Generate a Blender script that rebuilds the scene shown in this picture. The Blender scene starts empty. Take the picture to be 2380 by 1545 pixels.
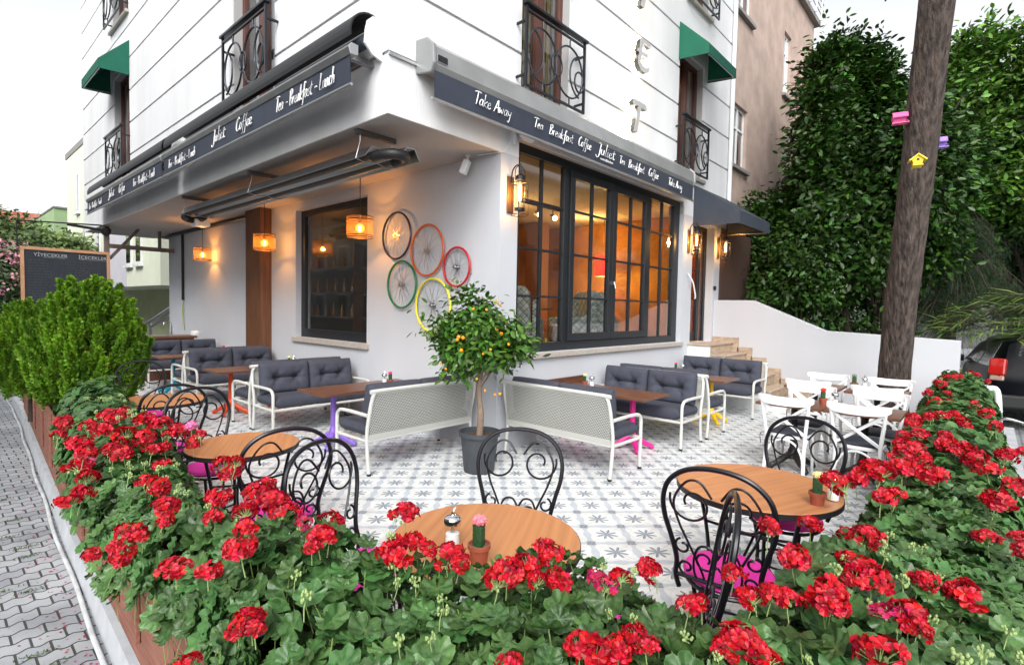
import bpy, math, random
import numpy as np
from mathutils import Vector, Matrix
R_ = math.radians
random.seed(7); rng = np.random.default_rng(7)
S = bpy.context.scene
COL = S.collection
# ------------------------------------------------------------------ camera
CX, CY, FP = 1190., 772.5, 1232.59
def _cd(x, y):
    d = np.array([x-CX, -(y-CY), -FP]); return d/np.linalg.norm(d)
_ya = _cd(-185, 690.); _xb = _cd(2297, 738.)
_ya = _ya-_xb*float(_ya@_xb); _ya /= np.linalg.norm(_ya)
ROT = np.array([_xb, _ya, np.cross(_xb, _ya)])
_r = ROT@_cd(1152, 1051)
CAM = -_r*(-1.70/_r[2]); CAM[2] = 1.70
def ray(x, y): return ROT@_cd(x, y)
def onz(x, y, z=0.): r = ray(x, y); return CAM+r*((z-CAM[2])/r[2])
def onx(x, y, X=0.): r = ray(x, y); return CAM+r*((X-CAM[0])/r[0])
def ony(x, y, Y=0.): r = ray(x, y); return CAM+r*((Y-CAM[1])/r[1])
def atd(x, y, D): c = _cd(x, y); return CAM+(ROT@c)*(D/-c[2])
cd = bpy.data.cameras.new('camera'); cam = bpy.data.objects.new('camera', cd); COL.objects.link(cam)
m4 = Matrix([list(ROT[i])+[CAM[i]] for i in range(3)]+[[0, 0, 0, 1]])
cam.matrix_world = m4
cd.sensor_width = 36; cd.lens = 36*FP/2380*1.0; cd.clip_end = 500; cd.clip_start = .02
S.camera = cam
# ------------------------------------------------------------------ world, sun, exposure
W = bpy.data.worlds.new('World'); S.world = W; W.use_nodes = True
nt = W.node_tree; bg = nt.nodes['Background']
sky = nt.nodes.new('ShaderNodeTexSky'); sky.sky_type = 'NISHITA'; sky.sun_disc = False
sky.sun_elevation = R_(38); sky.sun_rotation = R_(235); sky.air_density = 1.0; sky.dust_density = 3.0; sky.ozone_density = 1.0
hs = nt.nodes.new('ShaderNodeHueSaturation'); hs.inputs['Saturation'].default_value = .13
nt.links.new(sky.outputs[0], hs.inputs['Color']); nt.links.new(hs.outputs[0], bg.inputs['Color'])
bg.inputs['Strength'].default_value = .15
sl = bpy.data.lights.new('sun', 'SUN'); sl.energy = .75; sl.angle = R_(25); sl.color = (1, .97, .92)
so = bpy.data.objects.new('sun', sl); COL.objects.link(so)
so.rotation_euler = Vector((.72, .55, -.95)).to_track_quat('-Z', 'Y').to_euler()
S.view_settings.view_transform = 'Standard'; S.view_settings.look = 'None'
S.view_settings.exposure = 1.08; S.view_settings.gamma = 1.0
S.cycles.max_bounces = 8; S.cycles.diffuse_bounces = 2; S.cycles.transparent_max_bounces = 24; S.cycles.caustics_reflective = False; S.cycles.caustics_refractive = False
S.cycles.use_denoising = True
# ------------------------------------------------------------------ materials
MAT = {}
def mat(name, col, rough=.6, metal=0., var=0., vscale=3., bump=0., bscale=40., island=0., spec=.5, stretch=None, col2=None, coat=0., trans=0., bdist=.01, hue=1., tone=False):
    if name in MAT: return MAT[name]
    m = bpy.data.materials.new(name); m.use_nodes = True; MAT[name] = m
    n = m.node_tree; p = n.nodes['Principled BSDF']
    p.inputs['Base Color'].default_value = (*col, 1); p.inputs['Roughness'].default_value = rough
    p.inputs['Metallic'].default_value = metal; p.inputs['Specular IOR Level'].default_value = spec
    if coat: p.inputs['Coat Weight'].default_value = coat
    tc = n.nodes.new('ShaderNodeTexCoord'); src = tc.outputs['Object']
    if stretch:
        mp = n.nodes.new('ShaderNodeMapping'); mp.inputs['Scale'].default_value = stretch
        n.links.new(src, mp.inputs[0]); src = mp.outputs[0]
    if var or col2:
        t = n.nodes.new('ShaderNodeTexNoise'); t.inputs['Scale'].default_value = vscale; t.inputs['Detail'].default_value = 6
        n.links.new(src, t.inputs['Vector'])
        r = n.nodes.new('ShaderNodeMapRange'); r.inputs[1].default_value = .3; r.inputs[2].default_value = .7
        n.links.new(t.outputs['Fac'], r.inputs[0])
        mx = n.nodes.new('ShaderNodeMix'); mx.data_type = 'RGBA'
        c2 = col2 or tuple(c*(1-var) for c in col)
        mx.inputs[6].default_value = (*c2, 1); mx.inputs[7].default_value = (*(col if col2 else tuple(min(1, c*(1+var)) for c in col)), 1)
        n.links.new(r.outputs[0], mx.inputs[0]); out = mx.outputs[2]
        n.links.new(out, p.inputs['Base Color'])
    if island:
        g = n.nodes.new('ShaderNodeNewGeometry'); h = n.nodes.new('ShaderNodeHueSaturation')
        a = n.nodes.new('ShaderNodeMapRange'); a.inputs[3].default_value = 1-island; a.inputs[4].default_value = 1+island
        n.links.new(g.outputs['Random Per Island'], a.inputs[0]); n.links.new(a.outputs[0], h.inputs['Value'])
        b = n.nodes.new('ShaderNodeMath'); b.operation = 'MULTIPLY_ADD'; b.inputs[1].default_value = 7.13; b.inputs[2].default_value = 0
        fr = n.nodes.new('ShaderNodeMath'); fr.operation = 'FRACT'; mr = n.nodes.new('ShaderNodeMapRange')
        mr.inputs[3].default_value = .5-.025*hue; mr.inputs[4].default_value = .5+.02*hue
        n.links.new(g.outputs['Random Per Island'], b.inputs[0]); n.links.new(b.outputs[0], fr.inputs[0]); n.links.new(fr.outputs[0], mr.inputs[0]); n.links.new(mr.outputs[0], h.inputs['Hue'])
        if p.inputs['Base Color'].is_linked: n.links.new(p.inputs['Base Color'].links[0].from_socket, h.inputs['Color'])
        else: h.inputs['Color'].default_value = (*col, 1)
        n.links.new(h.outputs[0], p.inputs['Base Color'])
    if tone:
        a_ = n.nodes.new('ShaderNodeAttribute'); a_.attribute_name = 'rad'; r_ = n.nodes.new('ShaderNodeMapRange'); r_.inputs[3].default_value = .55; r_.inputs[4].default_value = 1.75
        h_ = n.nodes.new('ShaderNodeHueSaturation'); n.links.new(p.inputs['Base Color'].links[0].from_socket, h_.inputs['Color']); n.links.new(a_.outputs['Fac'], r_.inputs[0]); n.links.new(r_.outputs[0], h_.inputs['Value']); n.links.new(h_.outputs[0], p.inputs['Base Color'])
    if trans:
        tr = n.nodes.new('ShaderNodeBsdfTranslucent'); ms = n.nodes.new('ShaderNodeMixShader'); ms.inputs[0].default_value = trans
        if p.inputs['Base Color'].is_linked: n.links.new(p.inputs['Base Color'].links[0].from_socket, tr.inputs[0])
        else: tr.inputs[0].default_value = (*col, 1)
        n.links.new(p.outputs[0], ms.inputs[1]); n.links.new(tr.outputs[0], ms.inputs[2]); n.links.new(ms.outputs[0], n.nodes['Material Output'].inputs[0])
    if bump:
        t2 = n.nodes.new('ShaderNodeTexNoise'); t2.inputs['Scale'].default_value = bscale; t2.inputs['Detail'].default_value = 5
        n.links.new(src, t2.inputs['Vector'])
        bm = n.nodes.new('ShaderNodeBump'); bm.inputs['Strength'].default_value = bump; bm.inputs['Distance'].default_value = bdist
        n.links.new(t2.outputs['Fac'], bm.inputs['Height']); n.links.new(bm.outputs[0], p.inputs['Normal'])
    return m
def emis(name, col, s):
    if name in MAT: return MAT[name]
    m = bpy.data.materials.new(name); m.use_nodes = True; MAT[name] = m
    p = m.node_tree.nodes['Principled BSDF']; p.inputs['Base Color'].default_value = (*col, 1)
    p.inputs['Emission Color'].default_value = (*col, 1); p.inputs['Emission Strength'].default_value = s; return m
def see(name, col, a, rough=.05, gloss=True, fres=1.5):
    m = bpy.data.materials.new(name); m.use_nodes = True; MAT[name] = m
    n = m.node_tree; n.nodes.remove(n.nodes['Principled BSDF'])
    t = n.nodes.new('ShaderNodeBsdfTransparent'); t.inputs[0].default_value = (*col, 1)
    g = n.nodes.new('ShaderNodeBsdfGlossy'); g.inputs['Roughness'].default_value = rough
    f = n.nodes.new('ShaderNodeFresnel'); f.inputs[0].default_value = fres
    x = n.nodes.new('ShaderNodeMixShader'); k = n.nodes.new('ShaderNodeMath'); k.operation = 'MULTIPLY'; k.inputs[1].default_value = a; k.use_clamp = True
    ge = n.nodes.new('ShaderNodeNewGeometry'); iv = n.nodes.new('ShaderNodeMath'); iv.operation = 'MULTIPLY_ADD'; iv.inputs[1].default_value = -a; iv.inputs[2].default_value = a
    n.links.new(ge.outputs['Backfacing'], iv.inputs[0]); n.links.new(iv.outputs[0], k.inputs[1])
    n.links.new(f.outputs[0], k.inputs[0]); n.links.new(k.outputs[0], x.inputs[0]); n.links.new(t.outputs[0], x.inputs[1]); n.links.new(g.outputs[0], x.inputs[2])
    n.links.new(x.outputs[0], n.nodes['Material Output'].inputs[0]); return m
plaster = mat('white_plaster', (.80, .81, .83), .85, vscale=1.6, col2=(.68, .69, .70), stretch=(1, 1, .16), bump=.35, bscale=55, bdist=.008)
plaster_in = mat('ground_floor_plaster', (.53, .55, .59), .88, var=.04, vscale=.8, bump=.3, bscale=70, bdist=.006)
groove_m = mat('groove_shade', (.42, .42, .42), .9)  # grey puts the shadow of the facade grooves into their colour
navy = mat('navy_canvas', (.030, .038, .058), .8, var=.12, vscale=5, bump=.15, bscale=200, bdist=.002)
navy2 = mat('slate_canvas', (.04, .05, .07), .85, var=.1, vscale=4, bump=.15, bscale=200, bdist=.002)
green_c = mat('green_canvas', (.0, .11, .065), .75, var=.1, vscale=5, bump=.1, bscale=200, bdist=.002)
alu = mat('aluminium', (.55, .56, .56), .35, 1., var=.1, vscale=4)
casing = mat('awning_casing', (.33, .34, .34), .35, .4, var=.12, vscale=3)
blackm = mat('black_hood', (.012, .012, .014), .5)
wht = mat('white_paint', (.82, .83, .84), .35, var=.03, vscale=6)
offw = mat('powder_white', (.60, .605, .575), .35, var=.03, vscale=5)
iron = mat('black_iron', (.012, .012, .016), .3, .3)
frame_m = mat('anthracite_frame', (.012, .015, .019), .45, var=.15, vscale=6)
brownf = mat('brown_window_wood', (.09, .03, .02), .45, var=.3, vscale=8, stretch=(1, 1, .1))
dwood = mat('dark_wood', (.17, .072, .04), .38, vscale=5, col2=(.09, .036, .02), stretch=(1, 9, 9), bump=.1, bscale=30)
dwood_y = mat('wood_top', (.19, .085, .05), .33, vscale=3.5, col2=(.11, .045, .026), stretch=(1.2, 14, 14))
colwood = mat('column_wood', (.17, .07, .03), .5, vscale=3, col2=(.085, .034, .016), stretch=(9, 9, .6))
oak = mat('oak_top', (.56, .25, .105), .36, vscale=2.6, col2=(.42, .17, .07), stretch=(.5, 13, 1), bump=.05, bscale=20)
cushm = mat('grey_cushion', (.050, .055, .078), .9, var=.12, vscale=9, bump=.2, bscale=260, bdist=.002)
stone = mat('travertine', (.50, .40, .30), .55, vscale=9, col2=(.33, .24, .17), stretch=(1, 1, 2.2))
sillm = mat('sill_stone', (.48, .44, .40), .5, vscale=18, col2=(.38, .34, .30))
pinkm = mat('magenta_cushion', (.75, .03, .36), .75, var=.06, vscale=7)
chrome = mat('chrome', (.75, .75, .77), .12, 1.)
steel = mat('steel', (.5, .5, .52), .3, 1.)
terra = mat('terracotta', (.34, .085, .045), .75, var=.15, vscale=30)
cactg = mat('cactus_green', (.02, .07, .022), .6, var=.35, vscale=60)
soil = mat('soil', (.05, .032, .02), .95, vscale=40, col2=(.10, .065, .04), bump=.8, bscale=80)
glass = see('window_glass', (.84, .86, .86), 2.3)
jarg = see('jar_glass', (.95, .97, .97), 1.6, .02)
bulbg = see('bulb_glass', (1, .70, .30), 1.2, .02)
# ------------------------------------------------------------------ mesh helpers
def crv(pts, k=6, closed=False):
    P = [Vector(p) for p in pts]; n = len(P); out = []
    rngi = range(n if closed else n-1)
    for i in rngi:
        if closed: a, b, c, d = P[i-1], P[i], P[(i+1) % n], P[(i+2) % n]
        else: a, b, c, d = P[max(i-1, 0)], P[i], P[i+1], P[min(i+2, n-1)]
        for j in range(k):
            t = j/k
            out.append(.5*((2*b)+(c-a)*t+(2*a-5*b+4*c-d)*t*t+(3*b-a-3*c+d)*t**3))
    if not closed: out.append(P[-1])
    return out
class M:
    def __init__(s): s.v = []; s.f = []; s.mi = []; s.m = 0
    def add(s, v, f):
        o = len(s.v); s.v += [tuple(p) for p in v]; s.f += [tuple(i+o for i in q) for q in f]; s.mi += [s.m]*len(f)
    def box(s, x0, y0, z0, x1, y1, z1):
        v = [(x, y, z) for z in (z0, z1) for y in (y0, y1) for x in (x0, x1)]
        s.add(v, [(0, 2, 3, 1), (4, 5, 7, 6), (0, 1, 5, 4), (2, 6, 7, 3), (0, 4, 6, 2), (1, 3, 7, 5)]); return s
    def obox(s, c, sz, rot):
        v = [Vector((x*sz[0]/2, y*sz[1]/2, z*sz[2]/2)) for z in (-1, 1) for y in (-1, 1) for x in (-1, 1)]
        v = [rot@p+Vector(c) for p in v]
        s.add(v, [(0, 2, 3, 1), (4, 5, 7, 6), (0, 1, 5, 4), (2, 6, 7, 3), (0, 4, 6, 2), (1, 3, 7, 5)]); return s
    def tube(s, pts, r, n=7, closed=False, flat=None):
        P = [Vector(p) for p in pts]; N = len(P)
        if N < 2: return s
        rr = r if isinstance(r, (list, tuple)) else [r]*N
        T = []
        for i in range(N):
            if closed: t = P[(i+1) % N]-P[i-1]
            else: t = P[min(i+1, N-1)]-P[max(i-1, 0)]
            T.append(t.normalized() if t.length > 1e-9 else Vector((0, 0, 1)))
        up = Vector((0, 0, 1)) if abs(T[0].z) < .9 else Vector((1, 0, 0))
        if flat is not None: up = Vector(flat)
        u = (up-T[0]*up.dot(T[0])).normalized(); v = []
        for i in range(N):
            if flat is not None: u = Vector(flat)-T[i]*Vector(flat).dot(T[i])
            else: u = u-T[i]*u.dot(T[i])
            if u.length < 1e-6: u = T[i].orthogonal()
            u.normalize(); w = T[i].cross(u)
            for j in range(n):
                a = 2*math.pi*(j+.5)/n; v.append(P[i]+(u*math.cos(a)+w*math.sin(a))*rr[i])
        f = []
        for i in range(N if closed else N-1):
            k = (i+1) % N
            for j in range(n): f.append((i*n+j, i*n+(j+1) % n, k*n+(j+1) % n, k*n+j))
        if not closed: f += [tuple(range(n-1, -1, -1)), tuple((N-1)*n+j for j in range(n))]
        s.add(v, f); return s
    def cyl(s, a, b, r0, r1=None, n=12): return s.tube([a, b], [r0, r0 if r1 is None else r1], n)
    def lathe(s, prof, n=24, c=(0, 0, 0), cap=True):
        v = []; f = []
        for r, z in prof:
            for j in range(n):
                a = 2*math.pi*j/n; v.append((c[0]+r*math.cos(a), c[1]+r*math.sin(a), c[2]+z))
        for i in range(len(prof)-1):
            for j in range(n): f.append((i*n+j, i*n+(j+1) % n, (i+1)*n+(j+1) % n, (i+1)*n+j))
        if cap: f += [tuple(range(n-1, -1, -1)), tuple((len(prof)-1)*n+j for j in range(n))]
        s.add(v, f); return s
    def prism(s, poly, ax, a0, a1):
        # poly: 2D points in the two other axes (cyclic order), extruded along axis ax
        def P(p, a):
            if ax == 0: return (a, p[0], p[1])
            if ax == 1: return (p[0], a, p[1])
            return (p[0], p[1], a)
        n = len(poly); v = [P(p, a0) for p in poly]+[P(p, a1) for p in poly]
        s.add(v, [tuple(range(n)), tuple(range(2*n-1, n-1, -1))]+[(i, i+n, (i+1) % n+n, (i+1) % n) for i in range(n)]); return s
    def sph(s, c, r, n=12, sz=1.):
        prof = [(max(.001, r*math.sin(math.pi*i/(n//2))), -r*sz*math.cos(math.pi*i/(n//2))) for i in range(n//2+1)]
        return s.lathe(prof, n, c)
    def split(s, name, mats, parent=None, smooth=False, bevel=0.):
        # one object per connected piece
        par = list(range(len(s.v)))
        def fd(i):
            while par[i] != i: par[i] = par[par[i]]; i = par[i]
            return i
        for q in s.f:
            for k in q[1:]: par[fd(k)] = fd(q[0])
        grp = {}
        for q, mi_ in zip(s.f, s.mi): grp.setdefault(fd(q[0]), []).append((q, mi_))
        out = []
        for r_, fs in grp.items():
            ids = sorted({i for q, _ in fs for i in q}); mp = {i: k for k, i in enumerate(ids)}; o = M(); o.v = [s.v[i] for i in ids]; o.f = [tuple(mp[i] for i in q) for q, _ in fs]; o.mi = [a for _, a in fs]
            out.append(o.obj(name, mats, parent, smooth, bevel))
        return out
    def obj(s, name, mats, parent=None, smooth=False, bevel=0.):
        me = bpy.data.meshes.new(name); me.from_pydata(s.v, [], s.f); 
        if not isinstance(mats, (list, tuple)): mats = [mats]
        for m_ in mats: me.materials.append(m_)
        if any(s.mi): me.polygons.foreach_set('material_index', s.mi)
        import bmesh
        b = bmesh.new(); b.from_mesh(me); bmesh.ops.recalc_face_normals(b, faces=b.faces); b.to_mesh(me); b.free()
        if smooth:
            me.polygons.foreach_set('use_smooth', [True]*len(me.polygons))
            try: me.set_sharp_from_angle(angle=R_(40))
            except Exception: pass
        o = bpy.data.objects.new(name, me); COL.objects.link(o)
        if parent is not None: o.parent = parent
        if bevel:
            md = o.modifiers.new('bevel', 'BEVEL'); md.width = bevel; md.segments = 2; md.limit_method = 'ANGLE'; md.angle_limit = R_(50); md.harden_normals = False
        return o
def scatter(name, tv, tf, pos, X, Y, Z, sc, mats, parent=None, mi=None, smooth=False, att=None):
    # tv (n,3) template; pos (m,3); axes (m,3); sc (m,) -> one mesh
    tv = np.asarray(tv, float); tf = np.asarray(tf, int); m = len(pos); n = len(tv)
    A = np.stack([X, Y, Z], 1)*np.asarray(sc).reshape(m, 1, 1)
    v = (np.einsum('nk,mkc->mnc', tv, A)+pos[:, None, :]).reshape(-1, 3)
    f = (tf[None]+np.arange(m)[:, None, None]*n).reshape(-1, tf.shape[1])
    me = bpy.data.meshes.new(name); me.vertices.add(len(v)); me.vertices.foreach_set('co', v.ravel())
    k = tf.shape[1]; me.loops.add(f.size); me.loops.foreach_set('vertex_index', f.ravel())
    me.polygons.add(len(f)); me.polygons.foreach_set('loop_start', np.arange(0, f.size, k)); me.polygons.foreach_set('loop_total', np.full(len(f), k))
    if not isinstance(mats, (list, tuple)): mats = [mats]
    for q in mats: me.materials.append(q)
    if mi is not None: me.polygons.foreach_set('material_index', np.tile(mi, m))
    if smooth: me.polygons.foreach_set('use_smooth', np.ones(len(f), bool))
    if att is not None:
        at_ = me.attributes.new('rad', 'FLOAT', 'POINT'); at_.data.foreach_set('value', np.asarray(att, np.float32) if len(att) == m*n else np.tile(np.asarray(att, np.float32), m))
    me.update(); me.validate()
    o = bpy.data.objects.new(name, me); COL.objects.link(o)
    if parent is not None: o.parent = parent
    return o
def nrm(a): return a/np.maximum(np.linalg.norm(a, axis=1, keepdims=True), 1e-9)
def frames(N, spin=None, hint=None):
    N = nrm(N); m = len(N)
    h = nrm(rng.normal(size=(m, 3))) if hint is None else hint
    Y = nrm(h-N*np.sum(h*N, 1, keepdims=True)); X = np.cross(Y, N); return X, Y, N
def tag(o, label=None, cat=None, group=None, kind=None):
    if label: o['label'] = label
    if cat: o['category'] = cat
    if group: o['group'] = group
    if kind: o['kind'] = kind
    return o
def thing(name, label, cat, loc=(0, 0, 0), rz=0., group=None):
    o = bpy.data.objects.new(name, None); COL.objects.link(o); o.location = loc; o.rotation_euler = (0, 0, rz); o.empty_display_size = .1
    return tag(o, label, cat, group)
def dup(o, parent=None, loc=None, rz=None, label=None):
    c = o.copy(); COL.objects.link(c); c.parent = parent
    if loc is not None: c.location = loc
    if rz is not None: c.rotation_euler = (0, 0, rz)
    if label: c['label'] = label
    for ch in list(o.children): dup(ch, c)
    return c
def light(name, loc, e, col=(1, .55, .2), r=.03, parent=None):
    l = bpy.data.lights.new(name, 'POINT'); l.energy = e; l.color = col; l.shadow_soft_size = r
    o = bpy.data.objects.new(name, l); COL.objects.link(o); o.location = loc
    if parent is not None: o.parent = parent
    return o
def struct(o): o['kind'] = 'structure'; return o
# ================================================================== SETTING
# --- ground far sheet
m = M(); m.box(-150, -150, -.9, 150, 150, -.32); struct(m.obj('ground', mat('asphalt', (.07, .07, .07), .9, var=.2, vscale=2)))
# --- interlocking block pavement
pm = bpy.data.materials.new('block_paving'); pm.use_nodes = True; n = pm.node_tree; p = n.nodes['Principled BSDF']; p.inputs['Roughness'].default_value = .85
def N_(n, t, **k):
    x = n.nodes.new(t)
    for a, b in k.items(): setattr(x, a, b)
    return x
def mth(n, op, a, b=None, c=None):
    x = n.nodes.new('ShaderNodeMath'); x.operation = op
    for i, q in enumerate((a, b, c)):
        if q is None: continue
        if isinstance(q, (int, float)): x.inputs[i].default_value = q
        else: n.links.new(q, x.inputs[i])
    return x.outputs[0]
tc = N_(n, 'ShaderNodeTexCoord'); sp = N_(n, 'ShaderNodeSeparateXYZ'); n.links.new(tc.outputs['Object'], sp.inputs[0])
wob = mth(n, 'MULTIPLY', mth(n, 'SINE', mth(n, 'MULTIPLY', sp.outputs[0], 62.8)), .011)
yy = mth(n, 'ADD', sp.outputs[1], wob)
cb = N_(n, 'ShaderNodeCombineXYZ'); n.links.new(sp.outputs[0], cb.inputs[0]); n.links.new(yy, cb.inputs[1])
bk = N_(n, 'ShaderNodeTexBrick'); n.links.new(cb.outputs[0], bk.inputs['Vector']); bk.inputs['Scale'].default_value = 1; bk.inputs['Brick Width'].default_value = .155
bk.inputs['Row Height'].default_value = .125; bk.inputs['Mortar Size'].default_value = .007; bk.inputs['Mortar Smooth'].default_value = .3
bk.inputs['Color1'].default_value = (.40, .42, .44, 1); bk.inputs['Color2'].default_value = (.31, .33, .36, 1); bk.inputs['Mortar'].default_value = (.055, .06, .06, 1)
ns = N_(n, 'ShaderNodeTexNoise'); ns.inputs['Scale'].default_value = 2.2; ns.inputs['Detail'].default_value = 8; n.links.new(tc.outputs['Object'], ns.inputs['Vector'])
mx = N_(n, 'ShaderNodeMix', data_type='RGBA', blend_type='MULTIPLY'); mx.inputs[0].default_value = .8
rp = N_(n, 'ShaderNodeMapRange'); rp.inputs[1].default_value = .3; rp.inputs[2].default_value = .7; rp.inputs[3].default_value = .62; rp.inputs[4].default_value = 1.15
n.links.new(ns.outputs['Fac'], rp.inputs[0]); n.links.new(bk.outputs['Color'], mx.inputs[6]); n.links.new(rp.outputs[0], mx.inputs[7]); n.links.new(mx.outputs[2], p.inputs['Base Color'])
bm = N_(n, 'ShaderNodeBump'); bm.inputs['Strength'].default_value = .8; bm.inputs['Distance'].default_value = .012; bm.invert = True
n2 = N_(n, 'ShaderNodeTexNoise'); n2.inputs['Scale'].default_value = 60; n.links.new(tc.outputs['Object'], n2.inputs['Vector'])
n.links.new(mth(n, 'ADD', bk.outputs['Fac'], mth(n, 'MULTIPLY', n2.outputs['Fac'], .25)), bm.inputs['Height']); n.links.new(bm.outputs[0], p.inputs['Normal'])
m = M(); m.box(-30, -30, -.6, 40, 60, -.3); struct(m.obj('pavement', pm))
# --- patterned cement tile terrace
tm = bpy.data.materials.new('cement_tiles'); tm.use_nodes = True; n = tm.node_tree; p = n.nodes['Principled BSDF']; p.inputs['Roughness'].default_value = .42
tc = N_(n, 'ShaderNodeTexCoord'); mp = N_(n, 'ShaderNodeMapping', vector_type='TEXTURE'); s_ = .297
mp.inputs['Location'].default_value = (-.84, -1.96, 0); mp.inputs['Rotation'].default_value = (0, 0, R_(45)); mp.inputs['Scale'].default_value = (s_, s_, 1)
n.links.new(tc.outputs['Object'], mp.inputs[0]); sp = N_(n, 'ShaderNodeSeparateXYZ'); n.links.new(mp.outputs[0], sp.inputs[0])
u = mth(n, 'SUBTRACT', mth(n, 'FRACT', mth(n, 'ADD', sp.outputs[0], 100.5)), .5); v = mth(n, 'SUBTRACT', mth(n, 'FRACT', mth(n, 'ADD', sp.outputs[1], 100.5)), .5)
r = mth(n, 'SQRT', mth(n, 'ADD', mth(n, 'MULTIPLY', u, u), mth(n, 'MULTIPLY', v, v))); th = mth(n, 'ARCTAN2', v, u)
c4 = mth(n, 'ABSOLUTE', mth(n, 'COSINE', mth(n, 'MULTIPLY_ADD', th, 4, math.pi/2)))
star = mth(n, 'LESS_THAN', r, mth(n, 'MULTIPLY_ADD', mth(n, 'POWER', c4, 1.5), .25, .045))
half = mth(n, 'GREATER_THAN', mth(n, 'SINE', mth(n, 'MULTIPLY_ADD', th, 8, math.pi)), 0)
au = mth(n, 'ABSOLUTE', u); av = mth(n, 'ABSOLUTE', v)
mxa = mth(n, 'MAXIMUM', au, av); mna = mth(n, 'MINIMUM', au, av)
band = mth(n, 'GREATER_THAN', mth(n, 'ADD', mxa, mth(n, 'MULTIPLY', mth(n, 'COSINE', mth(n, 'MULTIPLY', mna, 12.6)), .025)), .42)
sq = mth(n, 'GREATER_THAN', mna, .395)
diag = mth(n, 'GREATER_THAN', mth(n, 'MULTIPLY', mth(n, 'SUBTRACT', au, av), mth(n, 'SIGN', mth(n, 'MULTIPLY', u, v))), 0)
def cmix(a, b, f):
    x = N_(n, 'ShaderNodeMix', data_type='RGBA')
    for i, q in ((6, a), (7, b)):
        if isinstance(q, tuple): x.inputs[i].default_value = (*q, 1)
        else: n.links.new(q, x.inputs[i])
    n.links.new(f, x.inputs[0]); return x.outputs[2]
c = cmix((.80, .81, .80), (.58, .62, .67), band)
cheb = mth(n, 'LESS_THAN', r, .36); c = cmix(c, (.86, .865, .85), mth(n, 'MULTIPLY', cheb, mth(n, 'SUBTRACT', 1, band)))
c = cmix(c, cmix((.21, .25, .31), (.34, .38, .44), half), star); c = cmix(c, cmix((.21, .24, .28), (.32, .35, .39), diag), sq)
ns = N_(n, 'ShaderNodeTexNoise'); ns.inputs['Scale'].default_value = 7; ns.inputs['Detail'].default_value = 6; n.links.new(tc.outputs['Object'], ns.inputs['Vector'])
mx = N_(n, 'ShaderNodeMix', data_type='RGBA', blend_type='MULTIPLY'); mx.inputs[0].default_value = 1
rp = N_(n, 'ShaderNodeMapRange'); rp.inputs[1].default_value = .3; rp.inputs[2].default_value = .7; rp.inputs[3].default_value = .80; rp.inputs[4].default_value = 1.06
ns.inputs['Roughness'].default_value = .7
n.links.new(ns.outputs['Fac'], rp.inputs[0]); n.links.new(c, mx.inputs[6]); n.links.new(rp.outputs[0], mx.inputs[7])
# grout of 20 cm tiles
g2 = N_(n, 'ShaderNodeMapping', vector_type='TEXTURE'); g2.inputs['Location'].default_value = (-.84, -1.96, 0); g2.inputs['Scale'].default_value = (.21, .21, 1); n.links.new(tc.outputs['Object'], g2.inputs[0])
s2 = N_(n, 'ShaderNodeSeparateXYZ'); n.links.new(g2.outputs[0], s2.inputs[0])
gx = mth(n, 'ABSOLUTE', mth(n, 'SUBTRACT', mth(n, 'FRACT', mth(n, 'ADD', s2.outputs[0], 100)), .5)); gy = mth(n, 'ABSOLUTE', mth(n, 'SUBTRACT', mth(n, 'FRACT', mth(n, 'ADD', s2.outputs[1], 100)), .5))
gr = mth(n, 'GREATER_THAN', mth(n, 'MAXIMUM', gx, gy), .494)
c = cmix(mx.outputs[2], (.42, .42, .41), gr); n.links.new(c, p.inputs['Base Color'])
rr = N_(n, 'ShaderNodeMapRange'); rr.inputs[3].default_value = .28; rr.inputs[4].default_value = .55; n.links.new(ns.outputs['Fac'], rr.inputs[0]); n.links.new(rr.outputs[0], p.inputs['Roughness'])
m = M(); m.prism([(-3.72, -4.35), (6.6, -4.35), (6.6, .0), (0., .0), (0., 12.2), (-3.15, 12.2)], 2, -.28, 0.0); struct(m.obj('terrace_floor', tm))
# --- concrete kerb upstand along the street, with white pipe at its foot
conc = mat('concrete', (.46, .48, .51), .9, var=.12, vscale=5, bump=.4, bscale=60)
LK = [(-3.93, -4.6), (-3.85, -1.2), (-3.77, 1.0), (-3.66, 3.3), (-3.44, 7.6), (-3.3, 12.3)]
m = M()
for (xa, ya), (xb, yb) in zip(LK[:-1], LK[1:]):
    v = [(xa, ya, -.3), (xa+.02, ya, -.15), (xa+.14, ya, -.15), (xa+.14, ya, -.3)]; w = [(xb, yb, -.3), (xb+.02, yb, -.15), (xb+.14, yb, -.15), (xb+.14, yb, -.3)]
    m.add(v+w, [(0, 1, 5, 4), (1, 2, 6, 5), (2, 3, 7, 6), (0, 4, 7, 3), (0, 3, 2, 1), (4, 5, 6, 7)])
m.box(-3.93, -4.62, -.3, 6.6, -4.5, .03)
struct(m.obj('kerb', conc))
m = M(); m.tube([(x-.03+.008*math.sin(y*3), y, -.285) for x, y in [(np.interp(t_, [q[1] for q in LK], [q[0] for q in LK]), t_) for t_ in np.arange(-4.6, 12.3, .35)]], .014, 8)
tag(m.obj('drain_pipe', mat('pipe_white', (.52, .53, .54), .6, var=.25, vscale=6), smooth=True), 'thin white pipe laid along the foot of the grey kerb beside the pavement', 'pipe')
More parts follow.
